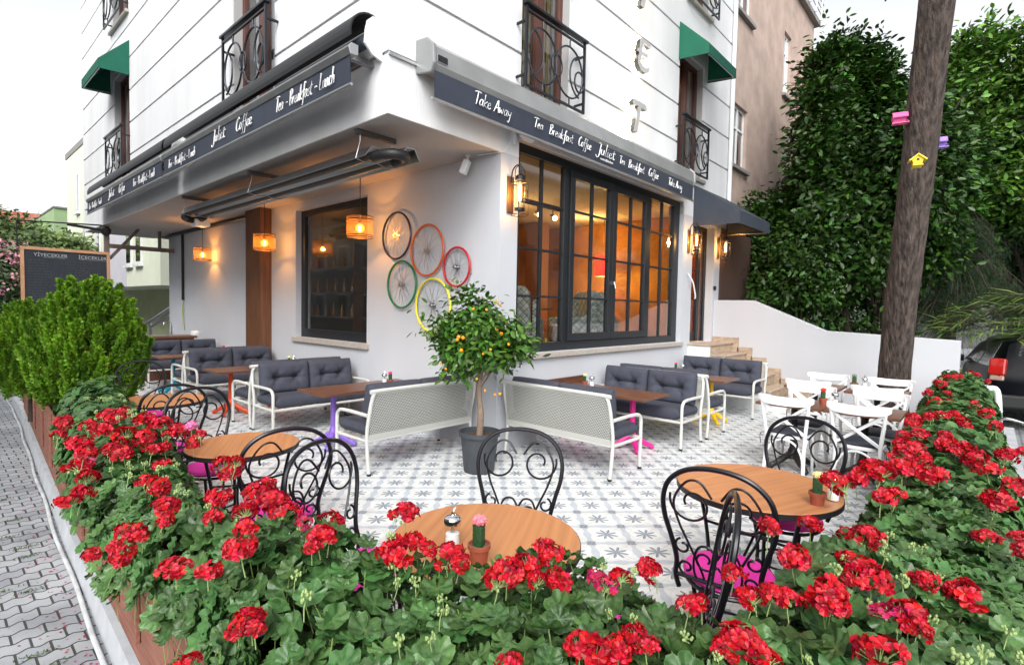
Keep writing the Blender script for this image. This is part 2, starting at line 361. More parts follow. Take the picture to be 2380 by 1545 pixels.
# ================================================================== CAFE BUILDING
cafe = thing('cafe_building', 'white grooved corner cafe building with overhanging upper floors above the tiled terrace', 'building')
ZT = 11.0
GZ = [4.06, 4.71, 5.36, 6.01, 6.66, 7.31, 7.96, 8.61, 9.26, 9.91, 10.56]
def rects(u0, u1, z0, z1, ops):
    # split into rectangles around openings (a,b,c,d)
    us = sorted({u0, u1}|{q for o in ops for q in (o[0], o[1]) if u0 < q < u1}); zs = sorted({z0, z1}|{q for o in ops for q in (o[2], o[3]) if z0 < q < z1}); out = []
    for a, b in zip(us[:-1], us[1:]):
        run = None
        for c, d in zip(zs[:-1], zs[1:]):
            inside = any(o[0] <= a+1e-6 and b <= o[1]+1e-6 and o[2] <= c+1e-6 and d <= o[3]+1e-6 for o in ops)
            if inside:
                if run: out.append((a, b, *run)); run = None
            else: run = (run[0], d) if run else (c, d)
        if run: out.append((a, b, *run))
    return out
OA = [(2.36, 3.66, 4.27, 6.75), (9.05, 10.35, 4.27, 6.55), (2.36, 3.66, 7.75, 10.2), (9.05, 10.4, 7.62, 10.0)]   # (y0,y1,z0,z1) plane x=-1.55
OB = [(.31, 4.93, 3.0, 3.72), (.32, 1.28, 4.27, 6.75), (4.55, 5.62, 4.24, 6.35), (4.75, 5.75, 7.35, 9.8), (.32, 1.28, 7.75, 10.2)]
mw = M(); mg = M()
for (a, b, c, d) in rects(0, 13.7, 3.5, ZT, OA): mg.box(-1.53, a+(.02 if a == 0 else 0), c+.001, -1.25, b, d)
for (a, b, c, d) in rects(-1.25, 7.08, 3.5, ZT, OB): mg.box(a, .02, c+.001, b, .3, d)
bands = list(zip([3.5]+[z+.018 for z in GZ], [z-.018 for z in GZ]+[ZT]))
for z0, z1 in bands:
    for (a, b, c, d) in rects(0, 13.7, z0, z1, OA): mw.box(-1.55, a, c, -1.531, b, d)
    for (a, b, c, d) in rects(-1.531, 7.08, z0, z1, OB): mw.box(a, 0, c, b, .019, d)
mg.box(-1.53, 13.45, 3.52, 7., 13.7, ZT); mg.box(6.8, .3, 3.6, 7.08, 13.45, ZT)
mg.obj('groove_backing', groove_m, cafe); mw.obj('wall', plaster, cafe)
m = M(); m.box(-1.529, .021, 3.46, 0.0, 13.69, 3.56); m.box(-1.55, 0, 3.44, -1.47, 13.7, 3.499); m.box(-1.47, 0, 3.44, 0., .08, 3.4595)
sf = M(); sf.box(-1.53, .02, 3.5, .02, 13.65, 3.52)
sf.obj('soffit', mat('soffit_shade', (.42, .405, .39), .9, var=.05, vscale=1.5, bump=.2, bscale=60), cafe)  # overhang shade put into the colour, darker than the walls
m = M(); m.box(-1.6, -.05, ZT, 7.12, 13.75, ZT+.25); m.obj('roof', mat('roof_cap', (.5, .5, .5), .8), cafe)
# ground-floor walls
WA = [(2.73, 5.0, 1.12, 3.36)]; WB = [(.31, 4.93, 1.14, 3.72), (5.36, 6.42, 1.10, 3.45)]
m = M()
for (a, b, c, d) in rects(0, 12.25, -.3, 3.5, WA): m.box(0, a, c, .28, b, d)
for (a, b, c, d) in rects(.28, 7.08, -.3, 3.498, WB): m.box(a, .0, c, b, .28, d)
m.box(.28, 12.0, -.3, 7.08, 12.25, 3.5); m.box(6.8, .28, -.3, 7.08, 12.0, 3.6)
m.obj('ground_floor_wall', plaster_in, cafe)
m = M(); m.box(-.21, 5.98, 0, -.002, 6.66, 3.498); m.obj('wood_clad_column', colwood, cafe)
m = M(); m.box(-1.55, -.025, 4.03, -1.2, -.002, 4.055); m.obj('metal_trim', alu, cafe)
# interior: floor, ceiling, back wall, right wall
inm = mat('amber_wall', (.46, .20, .03), .85, vscale=1.1, col2=(.15, .055, .015), bump=.4, bscale=14)
m = M(); m.box(.30, .30, .9, 6.78, 11.9, .98); m.obj('interior_floor', mat('parquet', (.16, .08, .04), .4, vscale=3, col2=(.09, .045, .02), stretch=(12, 1, 1)), cafe)
m = M(); m.box(.30, .30, 3.80, 6.78, 11.9, 3.9); m.obj('interior_ceiling', mat('inner_ceiling', (.40, .34, .26), .9), cafe)
m = M(); m.box(1.32, 4.6, .981, 6.78, 4.75, 3.79); m.box(6.66, .30, .981, 6.78, 4.59, 3.79); m.split('interior_wall', inm, cafe); m = M(); m.box(1.25, 2.1, .981, 1.319, 9.0, 3.79); m.box(.30, 9.0, .981, 1.4, 9.1, 3.79); m.obj('interior_wall', mat('dark_backdrop', (.035, .022, .016), .7), cafe)  # near-black partitions are added so the room behind the left window reads dark
m = M(); m.box(2.4, 4.3, .985, 2.9, 4.59, 3.78); m.box(5.5, 3.9, .985, 5.9, 4.3, 3.78); m.split('interior_pillar', mat('pillar_brown', (.16, .07, .04), .7), cafe)
light('interior_lamp', (3.2, 3.0, 3.4), 62, (1, .55, .18), .15); light('interior_lamp', (5.6, 2.6, 3.4), 44, (1, .58, .2), .15); light('interior_lamp', (.6, 6.6, 3.2), 9, (1, .55, .2), .05)
# ---- big window of facade B (frame_m)
def bar(mm, x0, x1, z0, z1, y0=.08, y1=.16): mm.box(x0, y0, z0, x1, y1, z1)
fr = M(); x0, x1, z0, z1 = .31, 4.93, 1.14, 3.72
bar(fr, x0, x1, z0, 1.26); bar(fr, x0, x1, 3.61, z1); bar(fr, x0, .43, 1.26, 3.61); bar(fr, 1.35, 1.46, 1.26, 3.61); bar(fr, 3.70, 3.83, 1.26, 3.61); bar(fr, 4.72, x1, 1.26, 3.61)
wf = fr.obj('window_frame', frame_m, cafe, bevel=.006)
mu = M()
for a, b in ((.43, 1.35), (3.83, 4.72)):
    for z in (1.86, 2.46, 3.06): bar(mu, a, b, z-.014, z+.014, .10, .14)
    c = (a+b)/2; bar(mu, c-.016, c+.016, 1.26, 3.61, .096, .144)
mu.split('glazing_bar', frame_m, wf)
gp = M()
for a, b in ((.43, 1.35), (3.83, 4.72)): bar(gp, a, b, 1.26, 3.61, .116, .122)
gp.split('pane', glass, wf)
for a, b in ((1.465, 2.575), (2.585, 3.695)):
    s = M(); bar(s, a, b, 1.265, 1.37, .05, .13); bar(s, a, b, 3.50, 3.605, .05, .13); bar(s, a, a+.10, 1.37, 3.50, .05, .13); bar(s, b-.10, b, 1.37, 3.50, .05, .13)
    sh = s.obj('window_sash', frame_m, cafe, bevel=.006)
    s = M(); c = (a+b)/2
    for z in (1.86, 2.46, 3.06): bar(s, a+.10, b-.10, z-.014, z+.014, .07, .11)
    bar(s, c-.016, c+.016, 1.37, 3.50, .066, .114); s.obj('glazing_bar', frame_m, sh)
    s = M(); bar(s, a+.10, b-.10, 1.37, 3.50, .088, .094); s.obj('pane', glass, sh)
s = M(); s.obox((2.60, .035, 2.12), (.035, .03, .05), Matrix()); s.cyl((2.60, .0, 2.12), (2.60, .04, 2.12), .012); s.cyl((2.60, .02, 2.12), (2.60, .0, 2.03), .008); s.obj('handle', chrome, sh)
s = M(); s.box(.25, -.05, 1.07, 4.99, .06, 1.138); s.box(-.06, 2.66, 1.04, .10, 5.06, 1.118); s.split('window_sill', sillm, cafe, bevel=.008)
# window in wall A (x = .12)
s = M(); y0, y1 = 2.73, 5.0
s.box(.10, y0, 1.12, .17, y1, 1.27); s.box(.10, y0, 3.26, .17, y1, 3.36); s.box(.10, y0, 1.27, .17, y0+.13, 3.26); s.box(.10, y1-.13, 1.27, .17, y1, 3.26)
wa = s.obj('window_frame', frame_m, cafe, bevel=.006); s = M(); s.box(.13, y0+.13, 1.27, .136, y1-.13, 3.26); s.obj('pane', glass, wa)
# french windows upstairs
curt = mat('curtain', (.75, .56, .24), .9, vscale=14, col2=(.50, .34, .12), stretch=(4, 4, .15), trans=.55)
curt_w = mat('net_curtain', (.5, .5, .5), .9, vscale=14, col2=(.3, .3, .31), stretch=(4, 4, .15))
def french(ax, a, b, z0, z1, cm):
    s = M(); g = M(); c_ = M(); k = M(); d = .13
    def B(mm, u0, u1, w0, w1, d0, d1):
        if ax == 'B': mm.box(u0, d0, w0, u1, d1, w1)
        else: mm.box(-1.55+d0, u0, w0, -1.55+d1, u1, w1)
    w = .07
    B(s, a, b, z0, z0+w, d, d+.08); B(s, a, b, z1-w, z1, d, d+.08); B(s, a, a+w, z0+w, z1-w, d, d+.08); B(s, b-w, b, z0+w, z1-w, d, d+.08)
    mid = (a+b)/2; B(s, mid-.07, mid+.07, z0+w, z1-w, d-.02, d+.07)
    f = s.obj('balcony_door', brownf, cafe, bevel=.005)
    B(g, a+w, mid-.07, z0+w, z1-w, d+.035, d+.041); B(g, mid+.07, b-w, z0+w, z1-w, d+.035, d+.041); g.split('pane', glass, f)
    n_ = 26
    for i in range(n_):  # pleated curtain
        u0 = a+w+(b-a-2*w)*i/n_; u1 = a+w+(b-a-2*w)*(i+1)/n_; off = .02*math.sin(i*2.1)
        B(c_, u0, u1, z0+w, z1-w, .27+off, .285+off)
    c_.obj('curtain', cm, f)
    B(k, a-.05, b+.12, z0-.07, z0-.005, -.06, .12); k.obj('window_sill', sillm, cafe, bevel=.006)
for a, b, c, d in OA: french('A', a, b, c, d, curt_w)
for i, (a, b, c, d) in enumerate(OB[1:]): french('B', a, b, c, d, curt if i in (0, 1) else curt_w)
light('room_lamp', (.8, .38, 6.2), 3, (1, .62, .22), .03); light('room_lamp', (5.1, .38, 5.9), 3, (1, .6, .2), .03)
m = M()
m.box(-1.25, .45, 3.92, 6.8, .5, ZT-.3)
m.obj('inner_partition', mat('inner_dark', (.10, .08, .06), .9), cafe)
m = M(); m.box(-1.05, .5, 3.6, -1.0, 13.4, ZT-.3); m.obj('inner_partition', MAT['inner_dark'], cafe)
# door
s = M(); s.box(5.40, .14, 1.105, 5.47, .22, 3.42); s.box(6.30, .14, 1.105, 6.38, .22, 3.42); s.box(5.47, .14, 3.34, 6.30, .22, 3.42); s.box(5.93, .12, 1.12, 6.03, .18, 3.34); s.box(5.47, .15, 1.12, 5.93, .19, 1.30)
dr = s.obj('door', frame_m, cafe, bevel=.006)
s = M(); s.box(5.47, .165, 1.30, 5.93, .171, 3.34); s.box(6.03, .165, 1.12, 6.30, .171, 3.34); s.split('pane', see('frosted_glass', (.75, .55, .38), 1.2, .2), dr)
s = M()
for z in (1.95, 2.05, 2.5, 2.9): s.box(5.47, .155, z, 5.93, .162, z+.02)
s.split('push_bar', iron, dr)
light('interior_lamp', (5.9, .8, 3.2), 10, (1, .5, .16), .1)
# drainpipe at the end of facade B
m = M(); m.cyl((7.0, -.05, 3.9), (7.0, -.05, ZT), .045, n=12); m.cyl((7.0, -.05, 6.6), (7.0, -.05, 6.66), .055); m.obj('drainpipe', wht, cafe, smooth=True)
# dark cable duct and black pipe on the left wall
m = M(); m.tube([(-.04, 7.0, 3.44), (-.04, 12.2, 3.44)], .035, 8); m.tube([(-.04, 11.0, 3.42), (-.04, 11.0, 1.75)], .03, 8); m.obj('black_pipe', blackm, cafe, smooth=True)
m = M(); m.tube(crv([(-.03, 11.0, 1.75), (-.04, 11.02, 1.4), (-.03, 10.95, 1.0)]), .012, 6); m.obj('yellow_cable', mat('yellow_green', (.35, .40, .05), .5), cafe)
# wood skirting box in wall B behind table
m = M(); m.box(.35, -.03, .50, 1.75, -.003, .78); m.obj('wood_panel', dwood, cafe)
# ================================================================== garden wall, steps
gw = M(); gw.prism([(0.0, -.3), (0., 1.95), (-.76, 1.95), (-2.05, 1.40), (-3.95, 1.32), (-3.95, -.3)], 0, 6.5, 6.72)
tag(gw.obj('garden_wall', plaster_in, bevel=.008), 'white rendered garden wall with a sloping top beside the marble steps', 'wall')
st = thing('entrance_steps', 'beige travertine steps climbing to the cafe door', 'steps')
zs = [1.10, .915, .73, .545, .36, .18]; ys = [0, -.42, -.69, -.96, -1.23, -1.50, -1.77]
cheek = M(); tread = M(); ris = M(); sk = M()
for i in range(6):
    ya, yb = ys[i+1], ys[i]; z = zs[i]
    cheek.box(5.30, ya+.001, 0.001, 5.34, yb, z-.031)
    ris.box(5.341, ya+.001, 0.001, 6.46, yb-.001, z-.031)
    tread.box(5.27, ya-.025, z-.03, 6.475, yb-.0255 if i else yb-.001, z)
    sk.box(6.476, ya-.12, z-.19 if i < 5 else .001, 6.498, yb-.1 if i else yb-.01, z+.10)
cheek.obj('cheek', plaster, st); ris.split('riser', stone, st); tread.split('tread', stone, st, bevel=.006); sk.split('skirting', stone, st)
# ================================================================== NEIGHBOURING BUILDINGS
pinkr = mat('pink_render', (.46, .35, .30), .95, var=.16, vscale=2.2, bump=.6, bscale=45, bdist=.02)
pb = thing('neighbour_building', 'pinkish brown rendered house standing right behind the white cafe', 'building')
OP = [(8.1, 9.55, 5.25, 6.75), (12.4, 13.1, 8.1, 9.9), (8.1, 9.6, 8.9, 10.8)]
m = M()
for a, b, c, d in rects(7.15, 15.6, -.3, 11.3, OP): m.box(a, .5, c, b, .8, d)
m.box(15.3, .8, -.3, 15.6, 10, 11.3); m.box(7.15, .8, -.3, 7.3, 10, 11.3); m.box(7.3, .82, 0, 15.3, .9, 11.2)
m.obj('wall', pinkr, pb)
m = M(); m.box(7.15, .35, 11.3, 15.8, 10, 11.45); m.obj('roof', mat('grey_trim', (.25, .24, .23), .8), pb)
for a, b, c, d in OP:
    s = M(); w = .07
    s.box(a, .58, c, b, .64, c+w); s.box(a, .58, d-w, b, .64, d); s.box(a, .58, c+w, a+w, .64, d-w); s.box(b-w, .58, c+w, b, .64, d-w)
    for k in (1, 2): x = a+(b-a)*k/3; s.box(x-.03, .57, c+w, x+.03, .64, d-w)
    s.box(a+w, .575, d-.55, b-w, .635, d-.50)
    f = s.obj('window', wht, pb); s = M(); s.box(a+w, .60, c+w, b-w, .606, d-w); s.obj('pane', see('house_glass', (.35, .4, .4), 2.5), f)
    s = M(); s.box(a-.08, .40, c-.08, b+.08, .6, c-.005); s.obj('window_sill', MAT['grey_trim'], pb)
m = M()
for x in (14.2, 14.9, 15.6): m.cyl((x, .3, 11.4), (x, .3, 12.2), .03)
for z in (11.6, 11.8, 12.0, 12.2): m.cyl((13.6, .3, z), (15.9, .3, z), .02)
m.obj('roof_railing', wht, pb)
m = M(); m.box(13.5, -.5, 7.6, 15.3, .5, 9.2); m.obj('balcony', pinkr, pb)
# brown recessed panel beyond the door (ribbed gate)
m = M(); m.box(6.74, -.02, 1.9, 8.6, .12, 3.45)
for i in range(36): m.box(6.75+i*.05, -.035, 1.9, 6.775+i*.05, -.021, 3.45)
tag(m.obj('ribbed_screen', mat('brown_rib', (.075, .045, .035), .6)), 'dark brown ribbed screen beside the entrance lantern', 'screen')
# left neighbour: pale green block
pgr = mat('pale_green_render', (.70, .74, .60), .9, var=.05, vscale=1.5); lav = mat('lavender_render', (.56, .55, .60), .9, var=.05, vscale=1.5); olive = mat('olive_render', (.42, .46, .27), .9, var=.08, vscale=1.5)
lb = thing('neighbour_building', 'pale green house with a projecting upper storey behind the bar counter', 'building')
m = M(); m.box(1.04, 17.02, 2.27, 9, 34, 9.4); m.obj('upper_storey', pgr, lb)
m = M(); m.box(1.5, 17.0, 2.275, 9, 17.02, 9.4); m.box(1.03, 21.5, 2.275, 1.039, 24.2, 9.38); m.split('side_panel', lav, lb)
m = M(); m.box(3.0, 18.4, -.3, 9, 33.5, 2.27); m.obj('lower_storey', olive, lb)
m = M()
for y, z0, z1 in ((19.2, 3.1, 4.9), (20.6, 3.1, 4.9), (26, 3.2, 5.2), (29, 3.2, 5.2), (26, 6.2, 8.2), (30.5, 6.2, 8.2)):
    s = M(); s.box(.99, y, z0, 1.038, y+.75, z1); s.box(.9, y-.1, z0-.1, 1.038, y+.85, z0-.01); w = s.obj('window', wht, lb); s = M(); s.box(.975, y+.1, z0+.1, .989, y+.65, z1-.1); s.obj('pane', MAT['house_glass'], w)
for y in (19.2, 20.5, 21.7):
    s = M(); s.box(2.93, y, .1, 2.999, y+.55, 1.9); s.obj('lower_window', frame_m, lb)
for x in (4.2, 5.4):
    s = M(); s.box(x, 18.33, 0, x+.6, 18.399, 1.9); s.obj('lower_window', frame_m, lb)
m = M(); m.cyl((1.9, 16.93, 2.2), (1.9, 16.93, 9.2), .07); m.obj('drainpipe', wht, lb, smooth=True)
m = M(); m.box(1.0, 16.95, 9.4, 9, 34.1, 9.7); m.obj('roof', MAT['grey_trim'], lb)
gb = M(); gb.box(1.25, 40, -.3, 8, 52, 7.5); gbo = thing('apartment_building', 'tall green rendered apartment house far down the street', 'building'); gb.obj('wall', mat('green_render', (.30, .42, .22), .9, var=.06, vscale=1), gbo)
m = M(); m.box(1.2, 39.9, 7.5, 8.1, 52, 7.6); m.obj('roof', MAT['grey_trim'], gbo)
s = M(); s.box(1.6, 39.93, 4.5, 2.3, 39.99, 6.3); s.obj('window', frame_m, gbo)
rh = thing('house', 'low white house with a red tiled roof beyond the chalkboard', 'house')
m = M(); m.box(-2.5, 56, -.3, 4.5, 64, 6.6); m.obj('wall', mat('house_white', (.6, .6, .58), .9), rh)
m = M(); m.prism([(55.2, 6.6), (64.8, 6.6), (60, 9.4)], 0, -2.9, 4.9); m.obj('roof', mat('red_tiles', (.38, .12, .08), .8, var=.2, vscale=4), rh)
# opposite side of the two streets (the cafe windows reflect these)
def block(name, lab, x0, y0, x1, y1, h, col, face):
    t = thing(name, lab, 'building'); m = M(); m.box(x0, y0, -.3, x1, y1, h); m.obj('wall', mat(name+lab[:6], col, .9, var=.05), t)
    m = M(); m.box(x0-.2, y0-.2, h, x1+.2, y1+.2, h+.3); m.obj('roof', MAT['grey_trim'], t)
    gm = mat('dark_glazing', (.05, .06, .07), .15)
    for fl in range(int(h//3)):
        z = .9+fl*3.0
        if face == 'x':
            for y in np.arange(y0+1.2, y1-1.5, 2.9):
                s = M(); s.box(x1, y, z, x1+.05, y+1.3, z+1.5); w = s.obj('window', wht, t); s = M(); s.box(x1+.05, y+.08, z+.08, x1+.06, y+1.22, z+1.42); s.obj('pane', gm, w)
            s = M(); s.box(x1, y0+6, z-.8, x1+1.1, y0+11, z-.62)
            for y in np.arange(y0+6.05, y0+11, .16): s.box(x1+1.05, y, z-.62, x1+1.08, y+.02, z+.3)
            s.box(x1+1.03, y0+6, z+.3, x1+1.1, y0+11, z+.35); s.obj('balcony', MAT['grey_trim'], t)
        else:
            for x in np.arange(x0+1.2, x1-1.5, 2.9):
                s = M(); s.box(x, y1, z, x+1.3, y1+.05, z+1.5); w = s.obj('window', wht, t); s = M(); s.box(x+.08, y1+.05, z+.08, x+1.22, y1+.06, z+1.42); s.obj('pane', gm, w)
block('apartment_building', 'dark grey apartment block with balconies across the left street, reflected in the glass', -22, -2, -13, 52, 11, (.22, .21, .20), 'x')
block('apartment_building', 'cream apartment block across the right street, reflected in the big window', 2, -24, 30, -15, 9, (.62, .60, .55), 'y')
# left stairs handrail
hr = M()
a, b = onx(300, 780, .6), onx(392, 718, .6)
A1 = (.9, 13.2, 2.2); 
P0 = atd(303, 778, 15); P1 = atd(395, 716, 15); P2 = atd(350, 780, 15); P3 = atd(352, 758, 15); P4 = atd(395, 735, 15)
hr.tube([P0, P1], .045, 8); hr.tube([P3, P4], .045, 8); hr.tube([(P3[0], P3[1], -.3), P3], .03, 8); hr.tube([(P0[0], P0[1], -.3), P0], .03, 8)
q = (np.array(P0)+np.array(P1))/2; hr.tube([(q[0], q[1], -.3), q], .03, 8)
tag(hr.obj('handrail', steel, smooth=True), 'steel stair handrail rising in front of the pale green house', 'handrail')
# ================================================================== brush lettering
G = {  # strokes in a 0..1 box (x, y), advance
'T': ([[(-.05, .95), (.25, 1.0), (.6, .98)], [(.3, .98), (.27, .5), (.22, 0)]], .5),
'a': ([[(.36, .45), (.2, .5), (.05, .25), (.12, .02), (.28, .12), (.38, .48)], [(.38, .48), (.36, .15), (.44, .02)]], .46),
'k': ([[(.1, 1.0), (.08, .5), (.05, 0)], [(.36, .5), (.1, .22), (.38, 0)]], .42),
'e': ([[(.06, .22), (.3, .32), (.26, .5), (.1, .42), (.05, .15), (.18, 0), (.36, .1)]], .4),
'A': ([[(0, 0), (.2, .55), (.36, .98), (.42, .5), (.5, 0)], [(.1, .35), (.5, .38)]], .56),
'w': ([[(.03, .48), (.08, .05), (.22, .35), (.34, .03), (.48, .5)]], .54),
'y': ([[(.05, .48), (.1, .18), (.3, .2)], [(.38, .5), (.3, .1), (.2, -.4), (.05, -.35)]], .42),
'B': ([[(.08, .95), (.08, .5), (.03, 0)], [(.0, .9), (.3, 1.0), (.38, .75), (.1, .52), (.42, .4), (.34, .08), (.0, .02)]], .5),
'r': ([[(.06, .5), (.06, 0)], [(.06, .3), (.18, .5), (.3, .46)]], .32),
'f': ([[(.42, .95), (.28, 1.0), (.2, .5), (.14, -.3), (.02, -.36)], [(.04, .5), (.36, .52)]], .36),
's': ([[(.32, .48), (.12, .42), (.28, .2), (.2, .02), (.02, .06)]], .34),
't': ([[(.2, .85), (.14, .3), (.18, .02), (.32, .06)], [(.02, .55), (.36, .6)]], .34),
'C': ([[(.48, .85), (.36, 1.0), (.12, .7), (.05, .25), (.2, 0), (.46, .12)]], .5),
'o': ([[(.2, .5), (.05, .28), (.14, .02), (.33, .15), (.3, .45), (.2, .5)]], .4),
'J': ([[(.22, 1.0), (.42, .98), (.38, .5), (.3, -.15), (.1, -.35), (-.06, -.15)]], .48),
'u': ([[(.06, .5), (.06, .12), (.2, .02), (.34, .25), (.36, .5)], [(.36, .5), (.35, .1), (.44, .02)]], .48),
'l': ([[(.18, 1.15), (.1, .4), (.12, .02), (.2, .04)]], .24),
'i': ([[(.1, .5), (.08, .05), (.16, .02)], [(.13, .72), (.15, .76)]], .22),
'L': ([[(.14, 1.0), (.08, .4), (.06, .02), (.42, .05)]], .46),
'n': ([[(.06, .5), (.05, 0)], [(.06, .3), (.24, .5), (.32, .3), (.34, 0)]], .42),
'c': ([[(.34, .42), (.18, .5), (.05, .22), (.16, 0), (.34, .08)]], .38),
'h': ([[(.12, 1.0), (.05, 0)], [(.07, .28), (.26, .48), (.32, .25), (.36, 0)]], .42),
'-': ([[(.05, .32), (.35, .34)]], .42), ' ': ([], .34)}
def script(mm, text, origin, du, dv, nrm_, h, width, slant=.18, r=.045):
    """brush text: origin (3D, baseline start), unit vectors du (writing) and dv (up), cap height h, total width"""
    tot = sum(G[c][1] for c in text); k = width/(tot*h); x = 0
    o = Vector(origin); du = Vector(du); dv = Vector(dv); nv = Vector(nrm_)
    for c in text:
        for st_ in G[c][0]:
            pts = [o+du*((x+px_)*h*k+py_*h*slant)+dv*(py_*h)+nv*.004 for px_, py_ in st_]
            pp = crv(pts, 4) if len(pts) > 2 else pts
            rr = [r*h*(.75+.45*math.sin(3.1*i/len(pp)+x*3)) for i in range(len(pp))]
            mm.tube(pp, rr, 5)
        x += G[c][1]
lettm = mat('white_lettering', (.85, .85, .85), .8)
def cloth(mm, ax, u0, u1, z0, z1, d, sag=.012, n=60):
    """hanging valance, 4 mm thick, lightly rippled"""
    for s_ in (0, .004):
        v = []; f = []
        for i in range(n+1):
            u = u0+(u1-u0)*i/n
            for j in range(4):
                z = z1+(z0-z1)*j/3; off = sag*(j/3)*math.sin(u*2.3+1)*math.cos(u*.9)
                p_ = d+off+(s_ if ax == 'A' else -s_)*-1
                v.append((u, p_, z) if ax == 'B' else (p_, u, z))
        for i in range(n):
            for j in range(3): f.append((i*4+j, i*4+j+1, (i+1)*4+j+1, (i+1)*4+j))
        mm.add(v, f)
def awning_a(y0, y1, words, lab):
    t = thing('awning', lab, 'awning', (0, 0, 0), 0, 'retracted awnings with lettered valances')
    m = M(); prof = [(-1.66+.215*math.cos(a), 4.17+.225*math.sin(a)) for a in np.linspace(R_(62), R_(192), 12)]+[(-1.66+.20*math.cos(a), 4.17+.21*math.sin(a)) for a in np.linspace(R_(190), R_(60), 12)]
    m.prism(prof, 1, y0+.02, y1-.02); m.obj('hood', blackm, t)
    m = M(); m.cyl((-1.70, y0+.03, 4.13), (-1.70, y1-.03, 4.13), .055, n=12); m.obj('fabric_roll', navy, t, smooth=True)
    m = M(); m.prism([(-1.88, 3.95), (-1.90, 4.01), (-1.87, 4.055), (-1.80, 4.05), (-1.80, 3.96)], 1, y0, y1); m.obj('front_bar', alu, t, bevel=.004)
    m = M(); cloth(m, 'A', y0+.03, y1-.03, 3.70, 3.955, -1.865); m.obj('valance', navy, t, smooth=True)
    m = M(); m.cyl((-1.868, y0, 3.688), (-1.868, y1, 3.688), .016, n=8); m.obj('bottom_rod', alu, t, smooth=True)
    for w, a, b, z, h in words: m = M(); script(m, w, (-1.886, a, z), (0, -1, 0), (0, 0, 1), (-1, 0, 0), h, a-b); m.obj('lettering', lettm, t)['kind'] = 'stuff'
    m = M(); m.box(-1.80, y0+.12, 3.97, -1.551, y0+.18, 4.02); m.box(-1.80, y1-.2, 3.97, -1.551, y1-.14, 4.02); m.split('bracket', steel, t)
    m = M(); m.prism([(-1.551, 4.36), (-1.60, 4.37), (-1.66, 4.36), (-1.71, 4.31), (-1.73, 4.22), (-1.74, 4.10), (-1.66, 4.02), (-1.551, 3.99)], 1, y0-.012, y0+.012); m.obj('end_cap', wht, t)
    return t
awning_a(.10, 5.62, [('Tea - Breakfast - Lunch', 1.58, .36, 3.76, .15), ('Coffee', 2.66, 2.20, 3.78, .15), ('Juliet', 3.45, 3.02, 3.79, .15), ('Tea - Breakfast - Lunch', 5.30, 4.10, 3.76, .12)], 'nearer navy awning over the left terrace, reading Juliet Coffee')
awning_a(5.70, 11.40, [('Tea - Breakfast - Lunch', 7.35, 6.02, 3.76, .13), ('Coffee', 8.36, 7.94, 3.78, .15), ('Juliet', 9.22, 8.76, 3.79, .15), ('Tea - Breakfast - Lunch', 11.1, 9.85, 3.76, .12)], 'farther navy awning over the left terrace, ending near the chalkboard')
t = thing('awning', 'grey cased navy awning over the big window, reading Take Away and Juliet', 'awning', (0, 0, 0), 0, 'retracted awnings with lettered valances')
m = M(); m.prism([(-.001, 4.26), (-.16, 4.24), (-.24, 4.17), (-.255, 4.0), (-.22, 3.93), (-.12, 3.97), (-.001, 3.99)], 0, -1.19, 4.74); m.obj('casing', casing, t, bevel=.006)
m = M(); m.prism([(0, 4.28), (-.17, 4.26), (-.26, 4.18), (-.275, 4.0), (-.23, 3.92), (0, 3.96)], 0, -1.235, -1.191); m.prism([(0, 4.28), (-.17, 4.26), (-.26, 4.18), (-.275, 4.0), (-.23, 3.92), (0, 3.96)], 0, 4.741, 4.78); m.box(-1.18, -.262, 4.02, -1.06, -.256, 4.10); m.split('end_cap', casing, t, bevel=.012)
m = M(); m.box(-1.17, -.265, 4.03, -1.05, -.258, 4.09); m.obj('maker_plate', blackm, t)
m = M(); cloth(m, 'B', -1.20, 4.72, 3.69, 3.94, -.25); m.obj('valance', navy, t, smooth=True)
m = M(); m.cyl((-1.23, -.25, 3.672), (4.77, -.25, 3.672), .016, n=8); m.obj('bottom_rod', alu, t, smooth=True)
for w, a, b, z, h in [('Take Away', -.70, -.14, 3.775, .13), ('Tea', .25, .42, 3.79, .11), ('Breakfast', .54, 1.02, 3.78, .12), ('Coffee', 1.14, 1.43, 3.79, .12), ('Juliet', 1.56, 2.02, 3.79, .145), ('Tea', 2.15, 2.30, 3.78, .11), ('Breakfast', 2.41, 2.88, 3.775, .12), ('Coffee', 3.02, 3.34, 3.78, .12), ('Take Away', 3.70, 4.22, 3.765, .12)]:
    m = M(); script(m, w, (a, -.268, z), (1, 0, 0), (0, 0, 1), (0, -1, 0), h, b-a); m.obj('lettering', lettm, t)['kind'] = 'stuff'
def text(body, loc, size, rot, mt, parent=None, name='lettering', ext=.001):
    c = bpy.data.curves.new(name, 'FONT'); c.body = body; c.size = size; c.extrude = ext; c.materials.append(mt)
    tmp = bpy.data.objects.new(name+'_tmp', c); COL.objects.link(tmp); bpy.context.view_layer.update(); me = bpy.data.meshes.new_from_object(tmp.evaluated_get(bpy.context.evaluated_depsgraph_get())); bpy.data.objects.remove(tmp)
    o = bpy.data.objects.new(name, me); COL.objects.link(o); o.location = loc; o.rotation_euler = rot
    if parent is not None: o.parent = parent
    return o
text('rooms&kitchen', (1.66, -.272, 3.725), .052, (R_(90), 0, 0), lettm, t)
